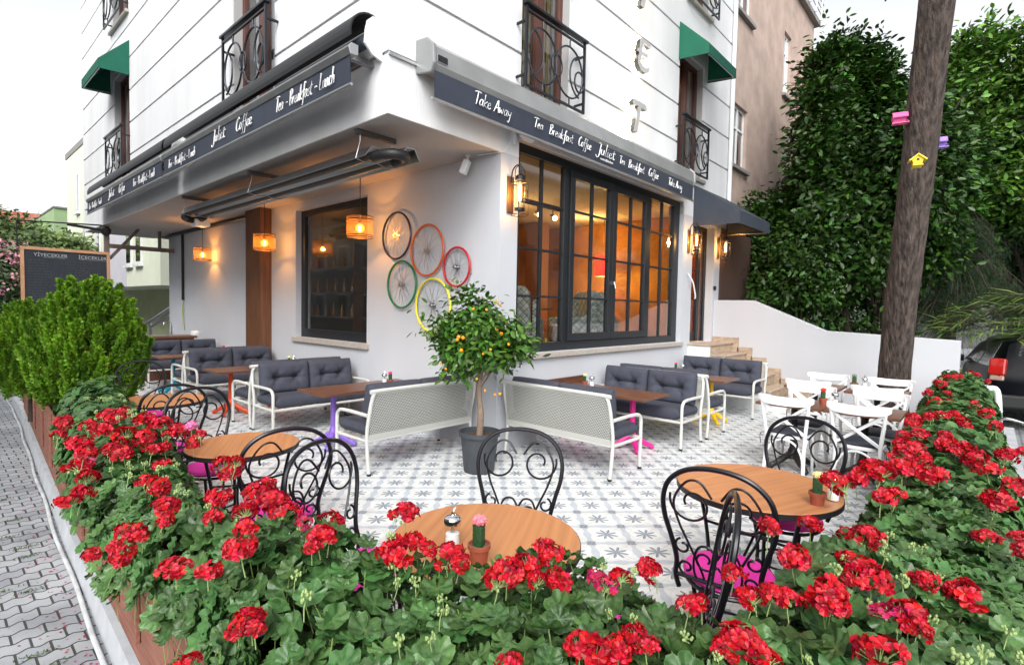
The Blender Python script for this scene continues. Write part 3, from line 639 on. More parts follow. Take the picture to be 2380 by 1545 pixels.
# fixed canopies
def canopy(name, lab, ax, u0, u1, ztop, zbot, zf0, zf1, d, mt, grp=None):
    t = thing(name, lab, 'awning', (0, 0, 0), 0, grp)
    def P(u, o_, z): return (u, -o_, z) if ax == 'B' else (-1.55-o_, u, z)
    m = M(); e = .012
    for (a, b) in ((u0, u0+e), (u1-e, u1)):
        v = [P(a, .004, ztop), P(a, d, zf1), P(a, d, zf0), P(a, .004, zbot)]+[P(b, .004, ztop), P(b, d, zf1), P(b, d, zf0), P(b, .004, zbot)]
        m.add(v, [(0, 1, 2, 3), (7, 6, 5, 4), (0, 4, 5, 1), (1, 5, 6, 2), (2, 6, 7, 3), (3, 7, 4, 0)])
    m.split('side_panel', mt, t)
    m = M(); a, b = u0+e, u1-e
    v = [P(a, .004, ztop), P(b, .004, ztop), P(b, d, zf1), P(a, d, zf1), P(a, .004, ztop-e), P(b, .004, ztop-e), P(b, d-e, zf1-e), P(a, d-e, zf1-e)]
    m.add(v, [(0, 1, 2, 3), (4, 5, 6, 7), (0, 4, 7, 3), (1, 5, 6, 2), (0, 1, 5, 4), (3, 2, 6, 7)])
    m.obj('top_panel', mt, t)
    m = M()
    v = [P(a, d, zf1-.001), P(b, d, zf1-.001), P(b, d, zf0), P(a, d, zf0), P(a, d-e, zf1-e-.001), P(b, d-e, zf1-e-.001), P(b, d-e, zf0), P(a, d-e, zf0)]
    m.add(v, [(0, 1, 2, 3), (4, 5, 6, 7), (0, 4, 7, 3), (1, 5, 6, 2), (0, 1, 5, 4), (3, 2, 6, 7)]); m.obj('front_valance', mt, t)
    m = M()
    for u in (u0+.03, u1-.03): m.tube([P(u, .02, zbot+.03), P(u, d-.03, zf0+.02)], .012, 6); m.tube([P(u, .02, ztop-.05), P(u, d-.03, zf1-.05)], .012, 6)
    m.tube([P(u0+.03, d-.03, zf0+.02), P(u1-.03, d-.03, zf0+.02)], .012, 6); m.obj('tube_frame', steel, t)
canopy('window_awning', 'green window awning on the left facade above the small balcony', 'A', 9.0, 10.6, 7.0, 6.3, 6.28, 6.46, .52, green_c, 'green canvas awnings')
canopy('window_awning', 'green window awning on the right facade above the narrow lit window', 'B', 4.5, 5.8, 6.78, 6.13, 6.08, 6.25, .54, green_c, 'green canvas awnings')
canopy('entrance_canopy', 'dark slate canopy over the cafe door', 'B', 5.33, 7.06, 4.10, 3.32, 3.31, 3.53, .87, navy2)
# ================================================================== railings
railm = mat('railing_paint', (.02, .024, .03), .3, .5); ringm = mat('ring_paint', (.055, .06, .07), .25, .7)
def arcp(cx, cz, r, a0, a1, n, ez=1.): return [(cx+r*math.cos(a0+(a1-a0)*i/n), 0, cz+ez*r*math.sin(a0+(a1-a0)*i/n)) for i in range(n+1)]
def railing(ax, u, z0, wd, ht, lab):
    if ax == 'B': t = thing('balcony_railing', lab, 'railing', (u, -.15, z0), 0, 'wrought iron balcony railings')
    else: t = thing('balcony_railing', lab, 'railing', (-1.70, u, z0), R_(-90), 'wrought iron balcony railings')
    h = wd/2
    m = M(); m.box(-h-.03, -.035, ht-.02, h+.03, .035, ht+.015); m.obj('handrail', railm, t, bevel=.004)
    m = M(); q = .014
    m.box(-h, -q, .0, -h+.03, q, ht-.021); m.box(h-.03, -q, .0, h, q, ht-.021); m.box(-h+.03, -q, 0, h-.03, q, .025); m.box(-h+.03, -q, ht-.085, h-.03, q, ht-.065)
    for s_ in (-1, 1):
        for z in (.12, ht-.2): m.box(s_*(h-.015)-.012, q, z, s_*(h-.015)+.012, .149, z+.025)
    m.obj('frame', railm, t)
    m = M(); R0 = min(.285, wd*.24); cz = (ht-.09)/2+.01; ez = (ht-.2)/2/R0*.86
    for cx in (-wd*.235, wd*.235-.02):
        m.tube(arcp(cx, cz, R0, 0, 2*math.pi, 40, ez)[:-1], .0125, 7, closed=True)
    m.tube(arcp(0, cz, R0*.36, 0, 2*math.pi, 24, 1.25)[:-1], .012, 7, closed=True)
    m.tube(arcp(-wd*.44, cz, R0*.9, -1.35, 1.35, 20, ez*.95), .012, 7); m.tube(arcp(wd*.44, cz, R0*.9, math.pi-1.35, math.pi+1.35, 20, ez*.95), .012, 7)
    m.tube(arcp(wd*.40, cz-.06, R0*.36, 0, 2*math.pi, 24, 1.25)[:-1], .012, 7, closed=True)
    for cx in (-wd*.235, wd*.235-.02):
        m.cyl((cx, 0, .026), (cx, 0, cz-ez*R0+.005), .012); m.cyl((cx, 0, cz+ez*R0-.005), (cx, 0, ht-.086), .012)
    m.obj('ring', ringm, t, smooth=True)
railing('A', 2.93, 4.31, 1.36, .96, 'iron balcony railing of rings above the nearer left awning')
railing('A', 9.72, 4.31, 1.40, .96, 'iron balcony railing under the green awning of the left facade')
railing('A', 9.72, 7.60, 1.40, .96, 'iron balcony railing topmost on the left facade, above the green awning')
railing('B', .82, 4.28, 1.20, .93, 'iron balcony railing of rings above the Take Away awning')
railing('B', 5.02, 4.22, 1.12, .93, 'iron balcony railing under the green awning of the right facade')
railing('B', 5.32, 7.30, 1.12, .93, 'iron balcony railing topmost on the right facade, cut by the frame')
# ================================================================== metal facade letters
let_m = mat('letter_side', (.06, .06, .065), .3, .6); let_f = mat('letter_front', (.42, .42, .42), .3); halo = emis('letter_glow', (1, .86, .62), 45.)
def letter(poly, lab, n_):
    t = thing('facade_letter', lab, 'letter', (0, 0, 0), 0, 'back-lit letters on the facade')
    m = M(); m.prism(poly, 1, -.115, -.04); m.obj('side_return', let_m, t)
    m = M(); m.prism([(a+.004, b) for a, b in poly], 1, -.122, -.1125); m.obj('face', let_f, t)
    m = M()
    cx = sum(p_[0] for p_ in poly)/len(poly); cz = sum(p_[1] for p_ in poly)/len(poly)
    m.prism([(cx+(a-cx)*.93, cz+(b-cz)*.96) for a, b in poly], 1, -.039, -.02); m.obj('light_strip', halo, t)
def off(poly, dx, dz, s=1.): return [(dx+a*s, dz+b*s) for a, b in poly]
Ep = [(.10, .44), (.16, .49), (.42, .49), (.42, .42), (.22, .42), (.19, .40), (.17, .29), (.30, .29), (.33, .31), (.33, .25), (.30, .23), (.16, .23), (.13, .12), (.20, .07), (.33, .08), (.40, .12), (.38, .05), (.30, .0), (.15, .0), (.05, .07), (.05, .14), (.08, .24), (.02, .25), (.03, .29), (.08, .30)]
Tp = [(.0, .42), (.05, .48), (.40, .48), (.44, .42), (.42, .40), (.27, .41), (.16, 0), (.06, 0), (.18, .41), (.05, .38)]
Ip = [(.06, 0), (.16, 0), (.32, .46), (.22, .46)]
letter(off(Ep, 2.82, 5.39), 'back-lit chrome letter E on the white facade', 0)
letter(off(Tp, 2.74, 4.43), 'back-lit chrome letter T, lowest on the white facade', 1)
letter(off(Ip, 2.84, 6.33), 'back-lit chrome letter I above the E, cut by the frame', 2)
# ================================================================== pendants, lanterns
shade_m = bpy.data.materials.new('amber_mesh'); shade_m.use_nodes = True; n = shade_m.node_tree; p = n.nodes['Principled BSDF']; p.inputs['Base Color'].default_value = (.30, .15, .05, 1)
tr = n.nodes.new('ShaderNodeBsdfTransparent'); tl_ = n.nodes.new('ShaderNodeBsdfTranslucent'); tl_.inputs[0].default_value = (.85, .45, .12, 1); m1 = n.nodes.new('ShaderNodeMixShader'); m2 = n.nodes.new('ShaderNodeMixShader')
m1.inputs[0].default_value = .14; m2.inputs[0].default_value = .64; n.links.new(p.outputs[0], m1.inputs[1]); n.links.new(tl_.outputs[0], m1.inputs[2]); n.links.new(m1.outputs[0], m2.inputs[1]); n.links.new(tr.outputs[0], m2.inputs[2]); n.links.new(m2.outputs[0], n.nodes['Material Output'].inputs[0])
fil = emis('filament', (1, .62, .22), 70.)
glow = bpy.data.materials.new('bulb_glow'); glow.use_nodes = True; n = glow.node_tree; n.nodes.remove(n.nodes['Principled BSDF'])
tr = n.nodes.new('ShaderNodeBsdfTransparent'); tr.inputs[0].default_value = (1, .8, .5, 1); em = n.nodes.new('ShaderNodeEmission'); em.inputs[0].default_value = (1, .36, .05, 1); em.inputs[1].default_value = .9
ad = n.nodes.new('ShaderNodeAddShader'); n.links.new(tr.outputs[0], ad.inputs[0]); n.links.new(em.outputs[0], ad.inputs[1]); n.links.new(ad.outputs[0], n.nodes['Material Output'].inputs[0])
def pendant(x, y, lab):
    t = thing('pendant_lamp', lab, 'pendant lamp', (x, y, 3.5), 0, 'pendant lamps under the overhang')
    m = M(); m.lathe([(.045, 0), (.045, -.02), (.01, -.05)], 14); m.obj('ceiling_rose', blackm, t)
    m = M(); m.cyl((0, 0, -.04), (0, 0, -.60), .006, n=6); m.lathe([(.02, -.56), (.024, -.6), (.024, -.66)], 10); m.obj('cord', blackm, t)
    s = M(); s.lathe([(.178, -.58), (.178, -.86)], 32, cap=False)
    sh = s.obj('lamp_shade', shade_m, t, smooth=True)
    r = M()
    for z in (-.58, -.625, -.835, -.86): r.tube([(.179*math.cos(a), .179*math.sin(a), z) for a in np.linspace(0, 2*math.pi, 33)[:-1]], .005, 5, closed=True)
    for k in range(3): a = k*2.094; r.tube([(.02*math.cos(a), .02*math.sin(a), -.59), (.178*math.cos(a), .178*math.sin(a), -.585)], .004, 4)
    r.split('shade_ring', blackm, sh)
    b = M(); b.sph((0, 0, -.735), .062, 16); b.lathe([(.02, -.68), (.035, -.70)], 12, cap=False); bo = b.obj('bulb', glow, t, smooth=True)
    f = M(); f.cyl((0, 0, -.705), (0, 0, -.77), .016, n=8); f.obj('filament', fil, bo)
    light('lamp_light', (0, 0, -.735), 25, (1, .50, .18), .025, t)
    return t
pendant(-.42, 2.26, 'nearest amber pendant lamp, beside the coloured wheels')
pendant(-.42, 5.31, 'amber pendant lamp hanging in front of the wooden column')
pendant(-.25, 8.92, 'farthest amber pendant lamp, on the left near the bar')
def lantern(loc, rz, lab):
    t = thing('wall_lantern', lab, 'wall lamp', loc, rz, 'glass wall lanterns')   # local: wall plane y=0, lamp out along -y
    bp = mat('bronze_plate', (.22, .12, .06), .35, .8)
    m = M(); m.box(-.055, -.022, -.21, .055, -.001, .21); m.obj('back_plate', bp, t, bevel=.004)
    m = M(); m.tube(crv([(0, -.02, .10), (0, -.04, .27), (0, -.11, .33), (0, -.16, .30)], 6), .008, 7); m.cyl((0, -.16, .34), (0, -.16, .22), .012); m.tube(crv([(.085, -.16, .17), (.08, -.16, .26), (0, -.16, .32), (-.08, -.16, .26), (-.085, -.16, .17)], 6), .005, 6)
    m.obj('arm', iron, t, smooth=True)
    m = M(); m.lathe([(.02, .22), (.062, .19), (.062, .15)], 18, (0, -.16, 0)); m.lathe([(.058, -.17), (.058, -.20)], 18, (0, -.16, 0)); m.split('cap', iron, t)
    m = M()
    for z in (.11, -.25): m.tube([(.10*math.cos(a), -.16+.10*math.sin(a), z) for a in np.linspace(0, 2*math.pi, 25)[:-1]], .004, 5, closed=True)
    for k in range(6): a = k*math.pi/3+.3; m.cyl((.10*math.cos(a), -.16+.10*math.sin(a), .11), (.10*math.cos(a), -.16+.10*math.sin(a), -.25), .003, n=5)
    for a in (0, math.pi/2): m.cyl((-.10*math.cos(a), -.16-.10*math.sin(a), .11), (.10*math.cos(a), -.16+.10*math.sin(a), .11), .003, n=5)
    m.obj('cage', iron, t)
    m = M(); m.lathe([(.055, -.17), (.055, .15)], 20, (0, -.16, 0), cap=False); m.obj('glass_cylinder', jarg, t, smooth=True)
    m = M(); m.lathe([(.008, .13), (.026, .08), (.026, -.06), (.008, -.10)], 12, (0, -.16, 0)); b = m.obj('bulb', glow, t, smooth=True)
    f = M(); f.cyl((0, -.16, .09), (0, -.16, -.08), .011, n=6); f.obj('filament', fil, b)
    light('lamp_light', (0, -.16, .0), 6, (1, .55, .22), .03, t)
lantern((.16, 0, 3.03), 0, 'glass wall lantern left of the big window')
lantern((5.16, 0, 3.02), 0, 'glass wall lantern on the near side of the cafe door')
lantern((6.62, 0, 3.03), 0, 'glass wall lantern on the far side of the cafe door')
# ================================================================== wheels
def wheel(y, z, r, col, lab, seed):
    t = thing('wheel_ornament', lab, 'wheel', (-.05, y, z), R_(90), 'coloured bicycle wheels on the wall')   # local: wheel in x-z plane
    rm = mat('wheel_'+lab.split()[0], col, .35, coat=.3)
    m = M(); cs = [(r, 0), (r-.008, .014), (r-.022, .014), (r-.028, .006), (r-.028, -.006), (r-.022, -.014), (r-.008, -.014)]; n_ = 64; v = []; f = []
    for i in range(n_):
        a = 2*math.pi*i/n_
        for (q, w) in cs: v.append((q*math.cos(a), w, q*math.sin(a)))
    k = len(cs)
    for i in range(n_):
        for j in range(k): f.append((i*k+j, i*k+(j+1) % k, ((i+1) % n_)*k+(j+1) % k, ((i+1) % n_)*k+j))
    m.add(v, f); m.obj('rim', rm, t, smooth=True)
    m = M(); m.cyl((0, -.05, 0), (0, .05, 0), .012, n=10); m.cyl((0, -.03, 0), (0, -.024, 0), .026, n=14); m.cyl((0, .03, 0), (0, .024, 0), .026, n=14); m.obj('hub', steel, t)
    rr = random.Random(seed); m = M()
    for i in range(32):
        s_ = 1 if i % 2 else -1; a = 2*math.pi*i/32; b = a+(.9 if (i//2) % 2 else -.9)
        m.tube([(.024*math.cos(b), s_*.027, .024*math.sin(b)), ((r-.026)*math.cos(a), 0, (r-.026)*math.sin(a))], .0016, 4)
    m.obj('spoke', steel, t)
wheel(1.93, 2.68, .335, (.012, .016, .05), 'navy bicycle wheel, top left of the five on the wall', 1)
wheel(1.26, 2.44, .345, (.62, .10, .025), 'orange bicycle wheel, top middle of the five on the wall', 2)
wheel(.68, 2.20, .255, (.50, .01, .02), 'red bicycle wheel, smallest and nearest the corner', 3)
wheel(1.80, 2.00, .335, (.0, .16, .05), 'green bicycle wheel, lower left of the five on the wall', 4)
wheel(1.13, 1.72, .36, (.80, .72, .04), 'yellow bicycle wheel half hidden by the citrus tree', 5)
# ================================================================== heater
t = thing('gas_heater', 'long twin-tube patio heater with silver reflectors hung under the overhang', 'heater')
refl = mat('reflector', (.62, .63, .64), .28, 1., var=.1, vscale=2, stretch=(1, .1, 1))
def troughs(x0):
    pr = [(x0, 3.20), (x0+.07, 3.31), (x0+.17, 3.31), (x0+.24, 3.20)]
    inner = [(x0+.24-.004, 3.196), (x0+.168, 3.304), (x0+.072, 3.304), (x0+.004, 3.196)]
    return pr+inner
m = M(); m.prism(troughs(-1.50), 1, .45, 6.1); m.prism(troughs(-1.25), 1, .20, 6.1); m.split('reflector', refl, t)
m = M()
for x in (-1.38, -1.13): m.cyl((x, .45, 3.225), (x, 6.2, 3.225), .038, n=12)
m.split('tube', mat('burnt_tube', (.12, .11, .10), .45, .7), t, smooth=True)
m = M(); m.tube(crv([(-1.38, .48, 3.21), (-1.38, .32, 3.21), (-1.33, .22, 3.21), (-1.255, .19, 3.21), (-1.18, .22, 3.21), (-1.13, .32, 3.21), (-1.13, .48, 3.21)], 6), .052, 12); m.tube(crv([(-1.38, 6.1, 3.20), (-1.38, 6.3, 3.18), (-1.25, 6.38, 3.16), (-1.13, 6.3, 3.18), (-1.13, 6.1, 3.2)], 6), .055, 10); m.split('bend', blackm, t, smooth=True)
m = M(); m.box(-1.22, 6.25, 3.06, -.98, 6.5, 3.18); m.obj('burner_box', wht, t, bevel=.01)
for y in (.62, 3.3, 6.0):
    m = M(); m.box(-1.50, y-.025, 3.45, -1.02, y+.025, 3.499); m.obj('mount', mat('mount_grey', (.10, .10, .10), .5, .4), t)
    m = M()
    for x, xb in ((-1.45, -1.50), (-1.06, -1.01)): m.tube([(x, y, 3.45), (x, y, 3.38), (xb, y, 3.20)], .005, 5)
    m.tube([(-1.50, y, 3.20), (-1.38, y, 3.175), (-1.255, y, 3.20), (-1.13, y, 3.175), (-1.01, y, 3.20)], .006, 5); m.obj('hanger', steel, t)
# ================================================================== floodlights
def flood(loc, aim, lab):
    t = thing('floodlight', lab, 'floodlight', loc, 0, 'small white floodlights')
    d = Vector(aim).normalized(); rot = d.to_track_quat('-Z', 'Y').to_matrix()
    m = M(); m.obox(Vector((0, 0, -.06))+d*.08, (.10, .07, .17), rot); m.obj('housing', wht, t, bevel=.01)
    m = M(); m.cyl((0, 0, 0), (0, 0, -.06), .015); m.cyl((0, 0, 0), (0, 0, -.008), .035); m.obj('bracket', wht, t)
flood((-.13, .42, 3.498), (-.15, .35, -.9), 'white floodlight in the corner of the overhang ceiling')
flood((.22, -.12, 3.80), (.8, -.3, -.35), 'white floodlight under the left end of the Take Away awning')
m = M(); m.tube(crv([(-.08, .3, 3.49), (-.02, .02, 3.49), (.05, -.02, 3.52), (.14, -.03, 3.66), (.16, -.03, 3.8)], 6), .006, 5); tag(m.obj('cable', wht), 'thin white cable looping from the ceiling corner to the floodlight', 'cable')
m = M(); m.box(.14, -.06, 3.62, .19, -.002, 3.93); tag(m.obj('conduit', plaster), 'short white conduit on the wall corner under the awning', 'conduit')
# white crank cord by the door
m = M(); m.tube(crv([(5.12, -.03, 2.42), (5.2, -.1, 2.25), (5.28, -.12, 2.0), (5.3, -.10, 1.95)], 6), .012, 6); tag(m.obj('pull_cord', wht), 'white looped pull cord on the wall beside the cafe door', 'cord')
m = M(); m.cyl((6.49, -.0, 2.2), (6.49, -.03, 2.2), .045, n=14); tag(m.obj('doorbell', blackm), 'small black bell button right of the cafe door', 'bell')
# ================================================================== SOFAS
def cushion(w, d, h, tufts=(), n=22, pw=7., dent=.03, sig=.045, crown_=.0):
    """pillow in local x (w), y (d), thickness z (h), centred; optional button dents on the +z side"""
    v = []; f = []
    us = np.sin(np.linspace(-math.pi/2, math.pi/2, n+1)); us = np.sign(us)*np.abs(us)**.85
    for s_ in (1, -1):
        for j in range(n+1):
            for i in range(n+1):
                u, w_ = us[i], us[j]
                k = max(0., (1-abs(u)**pw))*max(0., (1-abs(w_)**pw)); z = (h/2)*k**.42+crown_*(1-u*u)*(1-w_*w_)
                x, y = u*w/2, w_*d/2
                if s_ > 0:
                    for (tx, ty) in tufts:
                        dx, dy = x-tx, y-ty; r = math.hypot(dx, dy); a = math.atan2(dy, dx)
                        z -= dent*math.exp(-(r/sig)**2)+dent*.42*math.exp(-(r/(sig*2.6))**2)*(1+.6*math.cos(6*a+tx*9))
                    if len(tufts) > 1:
                        for t0, t1 in zip(tufts[:-1], tufts[1:]):
                            if t0[0] < x < t1[0]: z -= dent*.5*math.exp(-((y-t0[1])/.016)**2)
                v.append((x, y, s_*z))
    N = n+1
    for s_ in (0, 1):
        o = s_*N*N
        for j in range(n):
            for i in range(n):
                q = (o+j*N+i, o+j*N+i+1, o+(j+1)*N+i+1, o+(j+1)*N+i); f.append(q if s_ == 0 else q[::-1])
    return v, f
def put(mm, vf, rot, loc):
    mm.add([rot@Vector(p_)+Vector(loc) for p_ in vf[0]], vf[1])
perf = bpy.data.materials.new('perforated_sheet'); perf.use_nodes = True; n = perf.node_tree; p = n.nodes['Principled BSDF']; p.inputs['Base Color'].default_value = (.50, .505, .47, 1); p.inputs['Roughness'].default_value = .4
tc = N_(n, 'ShaderNodeTexCoord'); sp = N_(n, 'ShaderNodeSeparateXYZ'); n.links.new(tc.outputs['Object'], sp.inputs[0])
pit = .0195
row = mth(n, 'FLOOR', mth(n, 'DIVIDE', sp.outputs[2], pit*.866)); fz = mth(n, 'SUBTRACT', mth(n, 'FRACT', mth(n, 'DIVIDE', sp.outputs[2], pit*.866)), .5)
fx = mth(n, 'SUBTRACT', mth(n, 'FRACT', mth(n, 'ADD', mth(n, 'DIVIDE', sp.outputs[0], pit), mth(n, 'MULTIPLY', mth(n, 'MODULO', row, 2), .5))), .5)
rr_ = mth(n, 'ADD', mth(n, 'POWER', fx, 2), mth(n, 'MULTIPLY', mth(n, 'POWER', fz, 2), .75)); hole = mth(n, 'MULTIPLY', mth(n, 'LESS_THAN', rr_, .125), mth(n, 'MULTIPLY', mth(n, 'GREATER_THAN', sp.outputs[2], .41), mth(n, 'LESS_THAN', sp.outputs[2], .82)))
tr = N_(n, 'ShaderNodeBsdfTransparent'); ms = N_(n, 'ShaderNodeMixShader'); n.links.new(hole, ms.inputs[0]); n.links.new(p.outputs[0], ms.inputs[1]); n.links.new(tr.outputs[0], ms.inputs[2]); n.links.new(ms.outputs[0], n.nodes['Material Output'].inputs[0])
def make_sofa():
    t = thing('terrace_sofa', 'x', 'sofa', (0, 0, 0), 0, 'two-seat terrace sofas with perforated backs')
    h = .71; R = .019
    m = M()
    for s_ in (-1, 1):
        # rear leg continues up into the rounded back frame, arm runs forward and bends down into the front leg
        m.tube(crv([(s_*h, -.01, 0), (s_*h, .02, .20), (s_*h, .03, .42), (s_*h, -.02, .66), (s_*(h-.01), -.05, .79)], 5), R, 8)
        m.tube(crv([(s_*h, .02, .60), (s_*h, .30, .605), (s_*h, .50, .60), (s_*h, .57, .575), (s_*h, .60, .51), (s_*h, .60, .3), (s_*h, .60, .02)], 6), R, 8)
        m.tube([(s_*h, .03, .34), (s_*h, .60, .34)], R*.9, 8)
    m.tube(crv([(-h+.01, -.05, .79), (-h+.03, -.055, .835), (-h+.09, -.06, .855), (h-.09, -.06, .855), (h-.03, -.055, .835), (h-.01, -.05, .79)], 6), R, 8)
    for y in (.03, .60): m.tube([(-h, y, .34), (h, y, .34)], R*.9, 8)
    m.obj('frame', offw, t, smooth=True)
    m = M()
    for s_ in (-1, 1):
        for y in (-.01, .60): m.cyl((s_*h, y, .0), (s_*h, y, .022), .022, n=8)
    m.split('foot_cap', blackm, t)
    m = M()
    m.add([(-h+.01, .012, .35), (h-.01, .012, .35), (h-.01, -.055, .845), (-h+.01, -.055, .845), (-h+.01, .015, .35), (h-.01, .015, .35), (h-.01, -.052, .845), (-h+.01, -.052, .845)], [(0, 1, 2, 3), (7, 6, 5, 4), (0, 4, 5, 1), (2, 6, 7, 3)])
    m.obj('perforated_panel', perf, t)
    m = M(); put(m, cushion(1.36, .58, .15, pw=16), Matrix(), (0, .325, .43)); sc_ = m.obj('seat_cushion', cushm, t, smooth=True)
    m = M()
    for z in (.455, .395): m.tube([(x, y, z) for x, y in ((-.665, .03), (-.665, .59), (.665, .59), (.665, .03))], .006, 5, closed=True)
    m.obj('piping', cushm, sc_)
    rot = Matrix.Rotation(R_(-97), 3, 'X')
    for s_ in (-1, 1):
        m = M(); put(m, cushion(.672, .42, .20, [(-.14, .0), (.14, .0)], n=34, pw=7, dent=.07, sig=.045), Matrix.Rotation(R_(180), 3, 'Z')@Matrix.Rotation(R_(82), 3, 'X'), (s_*.338, .115, .695)); b = m.obj('back_cushion', cushm, t, smooth=True)
    return t
sofa = make_sofa()
SP = [(-.83, .29, 0, 'sofa showing its perforated back left of the citrus pot'), (-.83, 3.04, 180, 'sofa facing us across the purple-legged table'),
      (-.83, 3.13, 0, 'sofa back to back with the purple-table one, facing the orange table legs'), (-.83, 5.80, 180, 'sofa facing us behind the orange-legged table'),
      (-.83, 5.89, 0, 'sofa with its back to the orange-legged table, facing the teal-legged one'), (-.83, 8.55, 180, 'farthest left sofa, against the wooden bar counter'),
      (.06, -.81, -90, 'sofa showing its perforated back right of the citrus pot'), (2.29, -.81, 90, 'sofa facing us across the pink-legged table'),
      (2.50, -.81, -90, 'sofa back to back with the pink-table one, facing the yellow table legs'), (4.94, -.81, 90, 'farthest right sofa, in front of the marble steps')]
for i, (x, y, a, l) in enumerate(SP):
    l = 'white '+l
    if i == 0: sofa.location = (x, y, 0); sofa.rotation_euler = (0, 0, R_(a)); sofa['label'] = l
    else: dup(sofa, None, (x, y, 0), R_(a), l)
# ================================================================== RECTANGULAR TABLES
def claw(m, cx, cy, r=.27):
    for k in range(4):
        a = math.pi/4+k*math.pi/2; c_, s_ = math.cos(a), math.sin(a)
        m.tube(crv([(cx+c_*.02, cy+s_*.02, .17), (cx+c_*.10, cy+s_*.10, .12), (cx+c_*.18, cy+s_*.18, .07), (cx+c_*r, cy+s_*r, .045)], 4), [.034]*8+[.03]*4+[.026], 7)
        m.sph((cx+c_*r, cy+s_*r, .032), .032, 10)
def make_table(lab, col, L, Wd, H, feet, group, loc, rz, topm, r=.25):
    t = thing('dining_table', lab, 'table', loc, rz, group)
    m = M(); m.box(-L/2, -Wd/2, H-.03, L/2, Wd/2, H); m.obj('table_top', topm, t, bevel=.004)
    pm_ = mat('cast_'+lab.split()[0], col, .38)
    for fx_ in feet:
        m = M(); m.cyl((fx_, 0, .15), (fx_, 0, H-.05), .034, n=14); m.lathe([(.07, .12), (.05, .20), (.036, .24)], 14, (fx_, 0, 0)); claw(m, fx_, 0, r); m.box(fx_-.12, -.12, H-.05, fx_+.12, .12, H-.031); m.obj('pedestal', pm_, t, smooth=True)
    return t
TG = 'wooden tables between the sofas'
make_table('purple-legged wooden table between the nearest left sofas', (.24, .13, .55), 1.44, .62, .69, (-.42, .42), TG, (-.79, 1.55, 0), 0, dwood_y)
make_table('orange-legged wooden table between the middle left sofas', (.70, .075, .015), 1.44, .62, .69, (-.42, .42), TG, (-.93, 4.33, 0), 0, dwood_y)
make_table('teal-legged wooden table before the farthest left sofa', (.0, .22, .33), 1.44, .62, .69, (-.42, .42), TG, (-.93, 7.1, 0), 0, dwood_y)
make_table('pink-legged wooden table between the nearest right sofas', (.68, .015, .25), 1.36, .64, .69, (-.36, .42), TG, (1.31, -.70, 0), R_(90), dwood_y)
make_table('yellow-legged wooden table between the far right sofas', (.80, .50, .01), 1.36, .64, .69, (-.36, .42), TG, (3.66, -.75, 0), R_(90), dwood_y)
WG = 'square wooden tables among the white chairs'
for (x, y, l) in ((1.88, -2.72, 'square wooden table in the nearer row, its left half with the red cactus'), (1.88, -3.37, 'square wooden table in the nearer row, next to the geraniums'), (3.60, -2.55, 'square wooden table in the farther row, nearer the steps'), (3.60, -3.25, 'square wooden table in the farther row, before the leaning trunk')):
    make_table('iron-footed '+l, (.012, .012, .014), .60, .64, .74, (0,), WG, (x, y, 0), 0, dwood_y, .24)
# ================================================================== ROUND TABLES
def round_table(x, y, r, rz, lab):
    t = thing('round_table', lab, 'table', (x, y, 0), rz, 'round oak bistro tables')
    m = M(); m.lathe([(r-.004, .722), (r, .724), (r, .738), (r-.002, .74)], 72); o = m.obj('table_top', oak, t)
    m = M(); m.lathe([(r-.02, .708), (r+.003, .708), (r+.003, .7365), (r+.0005, .7365), (r+.0005, .7215), (r-.02, .7215)], 72); m.obj('edge_band', blackm, t)
    m = M()
    for k in range(3):
        a = k*2.094+.4; b = a+2.094; c_, s_ = math.cos(a), math.sin(a)
        m.tube(crv([(c_*.30, s_*.30, .70), (c_*.25, s_*.25, .45), (c_*.24, s_*.24, .2), (c_*.32, s_*.32, .01)], 5), .011, 7)
        m.tube([(c_*.26, s_*.26, .52), (-c_*.2, -s_*.2, .40)], .008, 6); m.tube([(c_*.24, s_*.24, .22), (math.cos(b)*.24, math.sin(b)*.24, .22)], .008, 6)
    m.tube([(.30*math.cos(a), .30*math.sin(a), .70) for a in np.linspace(0, 2*math.pi, 37)[:-1]], .010, 6, closed=True)
    m.obj('iron_base', iron, t, smooth=True); return t
round_table(-2.94, -2.73, .395, R_(30), 'round oak table in the foreground behind the flowers')
round_table(-1.40, -3.33, .42, R_(-20), 'round oak table on the right with a yellow cactus')
round_table(-3.04, -.50, .35, R_(60), 'round oak table on the left, behind the black chair')
round_table(-2.95, 1.75, .40, R_(15), 'farthest round oak table, beside the green conifer')
